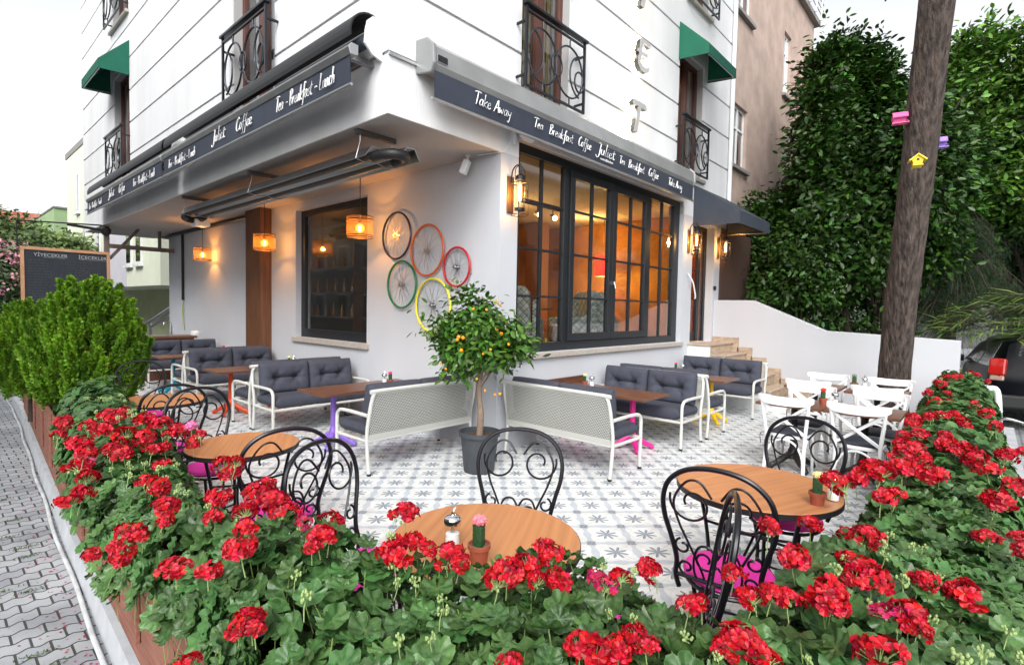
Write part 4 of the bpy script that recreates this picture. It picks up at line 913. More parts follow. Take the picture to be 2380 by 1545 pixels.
# ================================================================== BISTRO CHAIRS
def spiral(cx, cz, r0, r1, a0, turns, n=26, sgn=1):
    return [(cx+(r0+(r1-r0)*i/n)*math.cos(a0+sgn*turns*2*math.pi*i/n), (cz+(r0+(r1-r0)*i/n)*math.sin(a0+sgn*turns*2*math.pi*i/n))) for i in range(n+1)]
def make_bistro():
    t = thing('bistro_chair', 'x', 'chair', (0, 0, 0), 0, 'black wrought iron bistro chairs')   # seat centre at origin, faces +y, back at y=-.2
    def bk(u, z): return (u, -.20-.10*max(0, (z-.46))/.57, z)
    m = M(); half = [(.17, .44), (.185, .50), (.178, .58), (.20, .68), (.228, .78), (.232, .87), (.20, .955), (.12, 1.015), (0, 1.035)]
    loop = [bk(-a, b) for a, b in half]+[bk(a, b) for a, b in half[-2::-1]]
    m.tube(crv(loop, 5), .0115, 8); m.tube([bk(-.18, .50), bk(.18, .50)], .009, 6); m.obj('back_hoop', iron, t, smooth=True)
    m = M(); r = .0058
    for s_ in (-1, 1):
        # two big scrolls meeting in the middle, their outer strands sweeping down to the rail
        sp_ = spiral(.105, .86, .028, .10, math.pi*1.9, 1.1, 28, 1)
        m.tube([bk(s_*a, b) for a, b in sp_], r, 6)
        m.tube(crv([bk(s_*a, b) for a, b in ((.02, .90), (.07, .965), (.13, .955), (.185, .86), (.165, .76), (.12, .66), (.07, .55), (.055, .50))], 5), r, 6)
        m.tube([bk(s_*a, b) for a, b in spiral(.052, .60, .016, .052, math.pi*1.2, 1.05, 22, -1)], r, 6)
        m.tube(crv([bk(s_*a, b) for a, b in ((.0, .62), (.03, .665), (.075, .66), (.10, .60), (.10, .53), (.085, .50))], 5), r, 6)
        m.tube([bk(s_*a, b) for a, b in spiral(.148, .645, .014, .038, math.pi*.4, 1.0, 18, 1)], r, 6)
        m.tube([bk(s_*a, b) for a, b in spiral(.135, .545, .014, .036, math.pi*1.5, .95, 18, -1)], r, 6)
    m.obj('scrollwork', iron, t, smooth=True)
    m = M(); m.tube([(.19*math.cos(a), .19*math.sin(a), .44) for a in np.linspace(0, 2*math.pi, 33)[:-1]], .010, 7, closed=True)
    m.tube([(.15*math.cos(a), .15*math.sin(a), .20) for a in np.linspace(0, 2*math.pi, 33)[:-1]], .007, 6, closed=True); m.split('seat_ring', iron, t, smooth=True)
    for k in range(4):
        a = math.pi/4+k*math.pi/2; c_, s_ = math.cos(a), math.sin(a)
        m = M(); m.tube(crv([(c_*.18, s_*.18, .44), (c_*.155, s_*.155, .28), (c_*.165, s_*.165, .14), (c_*.215, s_*.215, .0)], 5), .0105, 7); m.lathe([(.018, 0), (.02, .012), (.01, .025)], 10, (c_*.215, s_*.215, 0)); m.obj('leg', iron, t, smooth=True)
    m = M(); m.lathe([(.02, .449), (.17, .449), (.196, .458), (.205, .472), (.196, .488), (.165, .497), (.08, .502), (.005, .503)], 36); m.obj('seat_cushion', pinkm, t, smooth=True)
    return t
bc = make_bistro()
BC = [((-3.22, -1.86), (.30, -.95), 'black bistro chair with magenta seat left of the foreground table'),
      ((-3.20, -1.50), (.22, .97), 'black bistro chair back to back with the large left one, facing the left table'),
      ((-2.29, -2.36), (-.86, -.5), 'black bistro chair on the far side of the foreground table, before the citrus pot'),
      ((-2.27, -3.43), (1, .12), 'black bistro chair with magenta seat tucked to the right round table, near side'),
      ((-2.60, -3.50), (-.39, .92), 'black bistro chair seen edge on, overlapping the magenta-seated one'),
      ((-.72, -3.42), (-1, .1), 'black bistro chair on the far side of the right round table, before the white chairs'),
      ((-3.15, .58), (.12, 1), 'black bistro chair facing the farthest left round table'),
      ((-3.08, .30), (.1, -1), 'black bistro chair on the far side of the left round table'),
      ((-2.88, 2.75), (-.1, -1), 'black bistro chair half hidden behind the green conifer')]
for i, ((bx, by), (dx, dy), l) in enumerate(BC):
    k = math.hypot(dx, dy); dx /= k; dy /= k; cx, cy = bx+dx*(.18 if i == 4 else .30), by+dy*(.18 if i == 4 else .30); a = math.atan2(dy, dx)-math.pi/2
    if i == 0: bc.location = (cx, cy, 0); bc.rotation_euler = (0, 0, a); bc['label'] = l
    else: dup(bc, None, (cx, cy, 0), a, l)
# ================================================================== WHITE CROSS-BACK CHAIRS
def make_cross():
    t = thing('crossback_chair', 'x', 'chair', (0, 0, 0), 0, 'white cross-back chairs')
    def bk(u, z): return (u, -.20-.07*max(0, z-.45)/.4, z)
    for s_ in (-1, 1):
        m = M(); m.tube(crv([(s_*.19, -.25, 0), (s_*.18, -.21, .25), bk(s_*.185, .46), bk(s_*.205, .65), bk(s_*.22, .81)], 5), [.019]*8+[.018]*8+[.016]*5, 9); m.obj('leg', wht, t, smooth=True)
        m = M(); m.tube([(s_*.175, .20, 0), (s_*.17, .17, .43)], [.014, .019], 9); m.obj('leg', wht, t, smooth=True)
    m = M(); pts = crv([(-.262, -.245, .835), (-.20, -.275, .82), (-.1, -.295, .812), (0, -.30, .81), (.1, -.295, .812), (.20, -.275, .82), (.262, -.245, .835)], 5); N = len(pts); v = []; f = []
    for i, q in enumerate(pts):
        e = min(1., 4.5*min(i, N-1-i)/N+.25); hh = .045*e**.5
        for dy, dz in ((-.010, -hh), (.010, -hh), (.012, hh), (-.008, hh)): v.append((q.x, q.y+dy, q.z+dz+.0))
    for i in range(N-1):
        for j in range(4): f.append((i*4+j, i*4+(j+1) % 4, (i+1)*4+(j+1) % 4, (i+1)*4+j))
    f += [(3, 2, 1, 0), tuple((N-1)*4+j for j in range(4))]; m.add(v, f); m.obj('top_rail', wht, t, smooth=True, bevel=.004)
    m = M()
    for s_ in (-1, 1):
        pp = crv([bk(-s_*.205, .775), Vector(bk(0, .61))+Vector((0, -.012*s_-.01, 0)), bk(s_*.18, .47)], 6)
        m.tube(pp, .017, 4, flat=(1, 0, .2))
    m.obj('cross_slat', wht, t)
    m = M()
    sq_ = [(.20*math.copysign(abs(math.cos(a))**.7, math.cos(a)), .20*math.copysign(abs(math.sin(a))**.7, math.sin(a))) for a in np.linspace(0, 2*math.pi, 41)[:-1]]
    m.prism(sq_, 2, .415, .45); m.obj('seat', wht, t, bevel=.008)
    m = M(); put(m, cushion(.38, .38, .045, pw=5), Matrix(), (0, .01, .468)); m.tube(crv([(-.19, -.19, .455), (-.23, -.24, .44), (-.22, -.25, .34)], 4), .004, 4); m.tube(crv([(.19, -.19, .455), (.23, -.24, .44), (.24, -.25, .36)], 4), .004, 4); m.obj('seat_cushion', cushm, t, smooth=True)
    m = M()
    for (a, b) in (((-.185, -.23), (.185, -.23)), ((-.175, .19), (.175, .19)), ((-.185, -.23), (-.175, .19)), ((.185, -.23), (.175, .19))):
        A_, B_ = Vector((*a, .12)), Vector((*b, .12)); c_ = (A_+B_)/2
        m.tube(crv([A_, A_.lerp(B_, .06)+Vector((0, 0, .14)), A_.lerp(B_, .22)+Vector((0, 0, .25)), c_+Vector((0, 0, .29)), A_.lerp(B_, .78)+Vector((0, 0, .25)), A_.lerp(B_, .94)+Vector((0, 0, .14)), B_], 5), .011, 7)
    m.obj('bent_hoop', wht, t, smooth=True)
    return t
cc = make_cross()
CC = [((1.36, -2.75), 90*3, 'nearest white cross-back chair, left of the two in front'), ((1.36, -3.38), 270, 'nearest white cross-back chair, right of the two in front'),
      ((2.52, -2.74), 90, 'white cross-back chair behind the red cactus, facing us'), ((2.52, -3.42), 90, 'white cross-back chair facing us across the nearer table, next to the geraniums'),
      ((3.0, -2.58), 270, 'white cross-back chair at the near side of the farther tables, left one'), ((3.0, -3.31), 270, 'white cross-back chair at the near side of the farther tables, right one'),
      ((4.12, -2.60), 90, 'farthest white cross-back chair, left one against the garden wall'), ((4.12, -3.33), 90, 'farthest white cross-back chair, right one before the leaning trunk')]
for i, ((bx, by), a, l) in enumerate(CC):
    d = 1 if a == 270 else -1; c_ = (bx+d*.27, by, 0)
    if i == 0: cc.location = c_; cc.rotation_euler = (0, 0, R_(a)); cc['label'] = l
    else: dup(cc, None, c_, R_(a), l)
# ================================================================== TABLE-TOP CACTI AND SUGAR JARS
def cactus(p, col, lab, s_=1., rz=0.):
    t = thing('potted_cactus', lab, 'cactus', p, rz, 'small grafted cacti in terracotta pots'); t.scale = (s_, s_, s_)
    m = M(); m.lathe([(.029, 0), (.036, .048), (.041, .049), (.042, .066), (.037, .066), (.036, .055), (.005, .055)], 20); m.obj('pot', terra, t, smooth=True)
    m = M(); m.lathe([(.005, .0605), (.036, .058)], 16); m.obj('soil', mat('grit', (.22, .12, .07), .95, vscale=200, col2=(.1, .05, .03)), t)
    m = M(); v = []; K = 13; n_ = 18
    for i in range(K):
        z = .058+.075*i/(K-1)
        for j in range(n_):
            a = 2*math.pi*j/n_; r_ = .017+.008*abs(math.cos(1.5*a))**2.2+.0007*math.sin(i*2.4); v.append((r_*math.cos(a), r_*math.sin(a), z))
    m.add(v, [(i*n_+j, i*n_+(j+1) % n_, (i+1)*n_+(j+1) % n_, (i+1)*n_+j) for i in range(K-1) for j in range(n_)]+[tuple((K-1)*n_+j for j in range(n_))]); m.obj('stem', cactg, t, smooth=True)
    m = M(); v = []; f = []; nu, nv = 28, 12
    for i in range(nv+1):
        ph = math.pi*i/nv
        for j in range(nu):
            a = 2*math.pi*j/nu; r_ = .0235*(1+.16*math.cos(7*a)*math.sin(ph)+.10*math.sin(ph*9+a*3)); v.append((r_*math.sin(ph)*math.cos(a), r_*math.sin(ph)*math.sin(a), .150-.78*r_*math.cos(ph)*-1))
    f = [(i*nu+j, i*nu+(j+1) % nu, (i+1)*nu+(j+1) % nu, (i+1)*nu+j) for i in range(nv) for j in range(nu)]; m.add(v, f); m.obj('crown_bulb', mat('cactus_'+'_'.join(str(int(c*99)) for c in col), col, .7, var=.2, vscale=90, bump=.8, bscale=300, bdist=.004), t, smooth=True)
def jar(p, lab, s_=1., rz=0.):
    t = thing('sugar_jar', lab, 'sugar jar', p, rz, 'glass sugar dispensers'); t.scale = (s_, s_, s_)
    m = M(); m.lathe([(.026, 0), (.029, .01), (.026, .05), (.029, .088)], 20, cap=True); m.obj('glass_body', jarg, t, smooth=True)
    m = M(); m.lathe([(.024, .004), (.0255, .012), (.0235, .052), (.004, .054)], 18); m.obj('sugar', mat('sugar_white', (.85, .85, .85), .9), t, smooth=True)
    m = M(); m.lathe([(.030, .085), (.031, .10), (.027, .108), (.016, .116), (.006, .118)], 20); m.tube(crv([(.0, 0, .115), (.004, 0, .13), (.014, 0, .138)], 4), .0055, 8); m.obj('chrome_lid', chrome, t, smooth=True)
    m = M(); m.cyl((0, 0, .05), (0, 0, .086), .005, n=8); m.obj('dosing_tube', steel, t)
RED, PNK, YEL, MAG, GRY = (.80, .03, .02), (.80, .22, .28), (.80, .72, .28), (.85, .05, .22), (.20, .24, .18)
def tz(P, z): q = onz(P[0], P[1], z); return (float(q[0]), float(q[1]), z)
cactus(tz((1113, 1304), .74), PNK, 'cactus with a pink ball on the foreground round table', 1.06)
cactus(tz((1899, 1172), .74), YEL, 'cactus with a pale yellow ball on the right round table', 1.0)
cactus(tz((447, 1040), .74), PNK, 'pink-topped cactus on the left round table, behind the red flowers')
cactus(tz((907, 893), .69), MAG, 'pink-topped cactus on the purple-legged table')
cactus((-.50, 4.20, .69), YEL, 'yellow-topped cactus on the orange-legged table, behind the sofa')
cactus((-.50, 7.00, .69), RED, 'red-topped cactus on the teal-legged table, farthest left')
cactus(tz((1359, 897), .69), YEL, 'yellow-topped cactus on the pink-legged table')
cactus((3.89, -.42, .69), MAG, 'pink-topped cactus on the yellow-legged table')
cactus(tz((1912.5, 940), .74), RED, 'red-topped cactus on the nearer white-chair table', 1.05)
cactus(tz((1985, 903), .74), GRY, 'grey-green cactus on the farther white-chair table', 1.15)
jar(tz((1051, 1272), .74), 'glass sugar jar on the foreground round table', 1.15)
jar(tz((1936, 1162), .74), 'glass sugar jar half hidden by flowers on the right round table', 1.1)
jar(tz((894, 892), .69), 'glass sugar jar on the purple-legged table', 1.2)
jar((-.42, 4.21, .69), 'glass sugar jar on the orange-legged table', 1.2)
jar((-.43, 6.97, .69), 'glass sugar jar on the teal-legged table', 1.2)
jar(tz((1375, 898), .69), 'glass sugar jar on the pink-legged table', 1.2)
jar((3.92, -.52, .69), 'glass sugar jar on the yellow-legged table', 1.2)
jar(tz((1940, 942), .74), 'glass sugar jar on the nearer white-chair table', 1.2)
jar(tz((2009, 901), .74), 'glass sugar jar on the farther white-chair table', 1.2)
# ================================================================== BAR COUNTER, CHALKBOARD, PERGOLA
t = thing('bar_counter', 'dark wooden bar counter behind the farthest sofa', 'counter')
m = M(); m.box(-2.4, 9.02, 0, -.40, 9.55, .90); m.obj('cabinet', dwood, t, bevel=.004); m = M(); m.box(-2.45, 8.97, .901, -.35, 9.6, .95); m.obj('worktop', dwood_y, t, bevel=.004)
t = thing('tap', 'curved chrome tap with a small basin on the bar counter', 'tap', (-.75, 9.35, .951))
m = M(); m.cyl((0, 0, 0), (0, 0, .06), .025); m.tube(crv([(0, 0, .05), (0, 0, .22), (-.06, -.02, .31), (-.15, -.03, .29), (-.17, -.03, .22)], 5), .012, 8); m.obj('spout', chrome, t, smooth=True)
m = M(); m.box(-.6, -.2, .0, -.12, .1, .012); m.obj('basin', steel, t)
m = M(); m.lathe([(.09, 0), (.10, .05), (.09, .09), (.02, .10)], 20, (-.28, 9.3, .951)); tag(m.obj('wall_light', wht, smooth=True), 'white round bowl standing at the right end of the bar counter', 'bowl')
wgrey = mat('weathered_timber', (.16, .13, .12), .8, var=.2, vscale=6)
t = thing('pergola_frame', 'grey-brown timber post and braces at the end of the overhang', 'frame')
m = M(); m.box(-1.50, 11.7, 0, -1.40, 11.8, 3.5); m.obj('post', wgrey, t)
m = M(); m.box(-1.399, 11.71, 2.98, -.02, 11.79, 3.08); m.obj('beam', wgrey, t)
m = M(); m.tube([(-1.40, 11.72, 2.72), (-.80, 11.72, 3.50)], .045, 4); m.tube([(-.35, 11.72, 3.08), (-.35, 11.72, 3.5)], .045, 4); m.obj('brace', wgrey, t)
m = M(); m.tube([(-1.5, 11.66, 3.5), (-3.06, 11.66, 3.30+.12), (-3.06, 11.66, 2.86)], .018, 6); m.tube([(-2.2, 11.66, 3.44), (-1.5, 11.66, 3.38)], .035, 6); m.obj('hanging_rail', blackm, t)
t = thing('chalkboard', 'large framed chalkboard menu behind the green conifers', 'chalkboard', (-2.22, 11.6, 2.10))
chalkm = mat('slate_board', (.018, .024, .034), .75, vscale=3, col2=(.028, .036, .048)); ply = mat('pale_wood_frame', (.55, .30, .17), .5, var=.15, vscale=5)
w_, h_ = .80, .76
m = M(); m.box(-w_, -.03, h_-.065, w_, .03, h_); m.box(-w_, -.03, -h_, w_, .03, -h_+.065); m.box(-w_, -.03, -h_+.065, -w_+.065, .03, h_-.065); m.box(w_-.065, -.03, -h_+.065, w_, .03, h_-.065); m.obj('frame', ply, t, bevel=.004)
m = M(); m.box(-w_+.065, -.012, -h_+.065, w_-.065, .012, h_-.065); m.obj('board', chalkm, t)
for x_ in (-.7, .7):
    m = M(); m.box(x_-.03, .031, -2.1, x_+.03, .08, -h_+.3); m.obj('leg', wgrey, t)
chalk = mat('chalk', (.42, .45, .48), .95); chalk2 = mat('faint_chalk', (.13, .15, .18), .95)
text('YİYECEKLER', (-.58, -.014, .56), .105, (R_(90), 0, 0), chalk, t); text('İÇECEKLER', (.20, -.014, .56), .105, (R_(90), 0, 0), chalk, t)
m = M(); rr = random.Random(3)
for col in range(2):
    x0 = -.68+col*.68
    for k in range(15):
        z = .47-k*.062; x = x0; e_ = x0+rr.uniform(.25, .48)
        while x < e_:
            l_ = rr.uniform(.03, .10); pts = [(x+l_*i/8, -.0135, z+rr.uniform(-.012, .016)) for i in range(9)]; m.tube(pts, .0028, 3); x += l_+.02
        m.tube([(x0+.56, -.0135, z), (x0+.575, -.0135, z+.02), (x0+.585, -.0135, z), (x0+.60, -.0135, z+.015)], .0028, 3)
m.obj('chalk_line', chalk2, t)['kind'] = 'stuff'
m = M(); m.tube([(-.42, -.014, .54), (-.02, -.014, .54)], .003, 3); m.tube([(.22, -.014, .535), (.72, -.014, .535)], .003, 3); m.obj('chalk_underline', chalk, t)
m = M(); q = onz(250, 541, 3.40); m.lathe([(.03, -.1), (.09, -.05), (.11, .06), (.05, .12)], 16, (-1.52, 11.45, 3.33)); tag(m.obj('spotlight', blackm, smooth=True), 'round black spotlight at the end of the overhang above the chalkboard', 'spotlight')
# ================================================================== INTERIOR OBJECTS
plaid = bpy.data.materials.new('plaid'); plaid.use_nodes = True; n = plaid.node_tree; p = n.nodes['Principled BSDF']; p.inputs['Roughness'].default_value = .9
tc = N_(n, 'ShaderNodeTexCoord'); sp = N_(n, 'ShaderNodeSeparateXYZ'); n.links.new(tc.outputs['Object'], sp.inputs[0])
a1 = mth(n, 'ADD', mth(n, 'ADD', sp.outputs[0], sp.outputs[1]), sp.outputs[2]); a2 = mth(n, 'SUBTRACT', mth(n, 'ADD', sp.outputs[0], sp.outputs[1]), sp.outputs[2])
def stripe(x, per, w): return mth(n, 'LESS_THAN', mth(n, 'FRACT', mth(n, 'DIVIDE', mth(n, 'ADD', x, 50), per)), w)
c = cmix((.60, .62, .58), (.30, .34, .33), stripe(a1, .19, .34)); c = cmix(c, (.34, .38, .37), mth(n, 'MULTIPLY', stripe(a2, .19, .34), .6)); c = cmix(c, (.04, .04, .045), stripe(a1, .095, .10)); c = cmix(c, (.04, .04, .045), stripe(a2, .095, .10)); n.links.new(c, p.inputs['Base Color'])
def armchair(x, y, rz, lab):
    t = thing('armchair', lab, 'armchair', (x, y, .981), rz, 'plaid armchairs inside the cafe')
    m = M(); m.prism([(-.33, .10), (.33, .10), (.30, .95), (.22, 1.04), (-.22, 1.04), (-.30, .95)], 1, -.34, -.22); m.obj('backrest', plaid, t, bevel=.03)
    m = M(); m.box(-.33, -.219, .18, .33, .33, .46); m.obj('seat', plaid, t, bevel=.04)
    for s_ in (-1, 1):
        m = M(); m.prism([(-.26, .12), (.28, .12), (.30, .56), (-.1, .62), (-.2, .85), (-.26, .85)], 0, s_*.335, s_*.42); m.obj('arm', plaid, t, bevel=.02)
        for y_ in (-.25, .25):
            m = M(); m.cyl((s_*.28, y_, 0), (s_*.26, y_, .18), .015, .022, 8); m.obj('leg', blackm, t)
armchair(1.35, .98, R_(-60), 'plaid armchair in the leftmost panes of the big window')
armchair(2.95, 1.05, R_(55), 'plaid armchair behind the middle panes of the big window')
armchair(3.75, 1.15, R_(-70), 'plaid armchair right of centre behind the big window')
t = thing('cafe_table', 'small dark round table inside between the plaid armchairs', 'table', (2.15, 1.25, .981)); m = M(); m.lathe([(.33, .70), (.33, .73)], 30); m.obj('table_top', dwood, t); m = M(); m.cyl((0, 0, 0), (0, 0, .70), .03); m.lathe([(.22, 0), (.2, .02), (.03, .05)], 20); m.obj('pedestal', blackm, t)
t = thing('spindle_chair', 'dark spindle-back wooden chair inside by the red lamp', 'chair', (4.6, 1.6, .981), R_(-20))
m = M(); m.lathe([(.2, .44), (.21, .46), (.2, .48)], 20); m.obj('seat', blackm, t); m = M()
for k in range(8): a = math.pi*(.15+.1*k); m.cyl((.18*math.cos(a), .18*math.sin(a), .47), (.22*math.cos(a), .22*math.sin(a), .86), .007, n=6)
m.tube(crv([(.22*math.cos(a), .22*math.sin(a), .87) for a in np.linspace(.4, 2.75, 8)], 3), .016, 7); m.obj('spindle_back', blackm, t)
for a in (.8, 2.4, 3.9, 5.5):
    m = M(); m.cyl((.14*math.cos(a), .14*math.sin(a), .45), (.2*math.cos(a), .2*math.sin(a), 0), .014, n=7); m.obj('leg', blackm, t)
t = thing('pendant_lamp', 'red drum lamp glowing inside the cafe', 'pendant lamp', (5.95, 2.35, 3.79)); m = M(); m.cyl((0, 0, 0), (0, 0, -.85), .008, n=6); m.obj('cord', blackm, t)
redsh = bpy.data.materials.new('red_shade'); redsh.use_nodes = True; redsh.node_tree.nodes['Principled BSDF'].inputs['Base Color'].default_value = (.8, .02, .01, 1); redsh.node_tree.nodes['Principled BSDF'].inputs['Emission Color'].default_value = (1, .035, .01, 1); redsh.node_tree.nodes['Principled BSDF'].inputs['Emission Strength'].default_value = 1.1
m = M(); m.lathe([(.19, -.85), (.19, -1.32)], 28, cap=False); m.obj('lamp_shade', redsh, t, smooth=True); m = M(); m.sph((0, 0, -1.08), .05, 12); m.obj('bulb', emis('warm_bulb', (1, .75, .4), 12), t)
light('lamp_light', (0, 0, -1.36), 55, (1, .66, .16), .05, t); light('lamp_light', (0, 0, -.82), 16, (1, .62, .2), .05, t)
t = thing('track_light', 'black ceiling track with spotlights inside the cafe', 'track light', (3.2, 1.9, 3.55)); m = M(); m.box(-.7, -.015, 0, .9, .015, .03); m.cyl((-.5, 0, .03), (-.5, 0, .245), .008, n=6); m.cyl((.7, 0, .03), (.7, 0, .245), .008, n=6); m.obj('rail', blackm, t)
for x_ in (-.2, .25, .6):
    m = M(); m.cyl((x_, 0, 0), (x_, 0, -.1), .012, n=6); m.cyl((x_-.04, -.08, -.16), (x_+.02, .05, -.11), .055, .045, 12); f_ = m.obj('spotlight', blackm, t); m = M(); m.cyl((x_-.045, -.087, -.163), (x_-.042, -.083, -.161), .048, n=12); m.obj('bulb', emis('spot_bulb', (1, .8, .5), 9), f_)

# shelf with bottles seen dimly through the left window
t = thing('wall_shelf', 'wooden wall shelves inside, seen dimly through the left window', 'shelf', (1.15, 5.9, .981))
for z in (.45, .95, 1.45):
    m = M(); m.box(-.10, -1.1, z, .095, 1.1, z+.03); m.obj('board', dwood_y, t)
for y in (-1.1, 1.07):
    m = M(); m.box(-.10, y, .0, .095, y+.03, 1.9); m.obj('upright', dwood, t)
am = mat('amber_bottle', (.30, .12, .02), .15, coat=.5); b0 = None; g = random.Random(9)
for i in range(18):
    z = .981+(.481, .981, 1.481)[i % 3]; y = 5.0+(i//3)*.33+g.uniform(-.05, .05)
    lab_ = 'amber bottle on the %s shelf behind the left window' % ('lowest', 'middle', 'top')[i % 3]
    if b0 is None:
        m = M(); m.lathe([(.035, 0), (.037, .02), (.037, .15), (.014, .20), (.013, .26), (.016, .265)], 12); b0 = m.obj('bottle', am, None, smooth=True); o = b0
    else: o = b0.copy(); COL.objects.link(o)
    o.location = (1.13, y, z); tag(o, lab_, 'bottle', 'bottles on the %s shelf' % ('lowest', 'middle', 'top')[i % 3])
# ================================================================== LEANING TREE + BIRDHOUSES
barkm = mat('bark', (.125, .095, .08), .95, vscale=22, col2=(.018, .013, .012), stretch=(1, 1, .22), bump=1., bscale=30, bdist=.06)
TB = Vector((5.25, -3.22, -.05)); TT = Vector(atd(2178, 0, 6.5))
def trunk_pt(k): return TB.lerp(TT, k)+Vector((.0, .0, 0))+(Vector(atd(2085, 640, 7.6))-TB.lerp(TT, .33))*max(0, 1-abs(k-.33)/.6)*.25
t = thing('tree', 'tall leaning dark-barked tree trunk carrying three birdhouses', 'tree', (0, 0, 0))
m = M(); rr = random.Random(5); v = []; n_ = 40; KN = 90
for i in range(KN):
    k = i/(KN-1)*1.45; c_ = trunk_pt(k) if k <= 1 else TT+(TT-TB)*(k-1); r0 = .195-.012*k+.09*math.exp(-k*26)
    for j in range(n_):
        a = 2*math.pi*j/n_; r_ = r0*(1+.03*math.sin(a*9+i*.35)+.022*math.sin(a*17-i*.5)+.03*math.sin(a*3+i*.16)); v.append((c_.x+r_*math.cos(a), c_.y+r_*math.sin(a), c_.z))
m.add(v, [(i*n_+j, i*n_+(j+1) % n_, (i+1)*n_+(j+1) % n_, (i+1)*n_+j) for i in range(KN-1) for j in range(n_)]); m.obj('trunk', barkm, t, smooth=True)
top = TT+(TT-TB)*.45
m = M()
for k in range(9):
    a = k*2.4; L = 1.6+.5*(k % 3); b = top-(TT-TB).normalized()*(.25*k)
    m.tube([b, b+Vector((math.cos(a)*L*.5, math.sin(a)*L*.5, .5)), b+Vector((math.cos(a)*L, math.sin(a)*L, .7))], [.06, .04, .015], 6)
m.obj('branch', barkm, t, smooth=True)
leafd = mat('pine_needles', (.035, .075, .025), .7, island=.4)
m_ = 9000; c_ = rng.normal(size=(m_, 3)); c_ = nrm(c_)*(rng.random((m_, 1))**.4)*np.array([2.3, 2.3, 1.1])+np.array(top)+np.array([0, 0, .6])
X, Y, Z = frames(rng.normal(size=(m_, 3))); scatter('crown', [(0, 0, 0), (.02, .1, 0), (0, .2, 0), (-.02, .1, 0)], [(0, 1, 2, 3)], c_, X, Y, Z, np.ones(m_), leafd, t)
def birdhouse(P, D, col, rz, lab, s_=1.):
    p_ = atd(P[0], P[1], D); t = thing('birdhouse', lab, 'birdhouse', tuple(float(q) for q in p_), rz, 'painted birdhouses on the tree')
    s_ *= .82; t.scale = (s_, s_, s_); bm_ = mat('paint_'+lab.split()[0], col, .55); rm_ = mat('roof_paint_'+lab.split()[0], tuple(min(1, c*1.25+.03) for c in col), .5)
    m = M(); m.prism([(-.075, 0), (-.045, -.09), (.045, -.09), (.075, 0), (0, .06)], 1, -.08, .08); m.obj('body', bm_, t)
    m = M(); m.prism([(-.11, -.012), (0, .078), (.11, -.012), (.105, -.028), (0, .061), (-.105, -.028)], 1, -.11, .09); m.obj('roof', rm_, t)
    m = M(); m.box(-.06, -.13, -.104, .06, .09, -.091); m.obj('base', rm_, t); m = M(); m.cyl((0, -.082, -.01), (0, -.079, -.01), .02, n=14); m.obj('entrance_hole', blackm, t)
    m = M(); m.cyl((0, -.08, -.055), (0, -.12, -.055), .006, n=6); m.obj('perch', bm_, t)
birdhouse((2132, 372), 6.62, (.85, .62, .02), R_(-78), 'yellow birdhouse on the front of the leaning trunk')
birdhouse((2090, 273), 6.9, (.75, .10, .30), R_(12), 'pink birdhouse on the left side of the leaning trunk')
birdhouse((2182, 330), 7.2, (.30, .18, .62), R_(8), 'purple birdhouse on the right side of the leaning trunk')
# ================================================================== FOLIAGE HELPERS
LEAF = ([(0, 0, 0), (.22, .35, .05), (.20, .70, .05), (0, 1, -.02), (-.20, .70, .05), (-.22, .35, .05)], [(0, 1, 2, 3), (0, 3, 4, 5)])
def crown(name, C, RAD, ncl, per, size, mt, parent, cl=.42, shell=.72, lobes=9, seed=1, flat=.0, zmin=None, taper=0.):
    g = np.random.default_rng(seed); C = np.array(C, float); RAD = np.array(RAD, float)
    nb = lobes*3; bd = nrm(g.normal(size=(nb, 3))); bc_ = bd*(g.random((nb, 1))**.4)*.80; br = .17+.18*g.random(nb)
    w = br**2/np.sum(br**2); which = g.choice(nb, ncl, p=w); d = nrm(g.normal(size=(ncl, 3))); d = nrm(d+bd[which]*.55)
    cc_ = C+(bc_[which]+d*br[which][:, None]*(shell+(1-shell)*g.random((ncl, 1))**.5))*RAD
    sh_ = g.random(ncl) < .07; cc_[sh_] += nrm(cc_[sh_]-C)*(g.random((sh_.sum(), 1))*.45)*min(1, RAD[0]*.45)+np.array([0, 0, .25])*min(1, RAD[0]*.45)
    cc_[:, :2] = C[:2]+(cc_[:, :2]-C[:2])*(1-taper*((cc_[:, 2:3]-C[2])/RAD[2]).clip(-.3, 1))
    k = ncl*per; base = np.repeat(cc_, per, 0); off_ = g.normal(size=(k, 3))*cl*np.array([.5, .5, .42]); pos = base+off_
    if zmin is not None: keep = pos[:, 2] > zmin; pos, off_ = pos[keep], off_[keep]; k = len(pos)
    out = nrm(pos-C); N = nrm(out*.45+g.normal(size=(k, 3))*.55+np.array([0, 0, .75]))
    hint = nrm(off_+out*.3*cl+g.normal(size=(k, 3))*.25+np.array([0, 0, -flat])); X, Y, Z = frames(N, hint=hint)
    sc = size*(.6+.7*g.random(k)); tn = np.repeat(g.random(ncl)**1.6, per); tn = tn[keep] if zmin is not None else tn
    return scatter(name, LEAF[0], LEAF[1], pos, X, Y, Z, sc, mt, parent, att=np.repeat(tn, 6))
laurel_m = mat('laurel_leaf', (.032, .088, .010), .42, island=.6, spec=.45, trans=.12, col2=(.026, .074, .010), tone=True)
laurel2_m = mat('bright_leaf', (.075, .175, .018), .45, island=.6, trans=.18, col2=(.06, .15, .015), tone=True)
dark_m = mat('dark_conifer', (.02, .045, .016), .8, island=.5)
woodm = mat('branch_bark', (.05, .033, .026), .9, var=.3, vscale=20, stretch=(1, 1, .2))
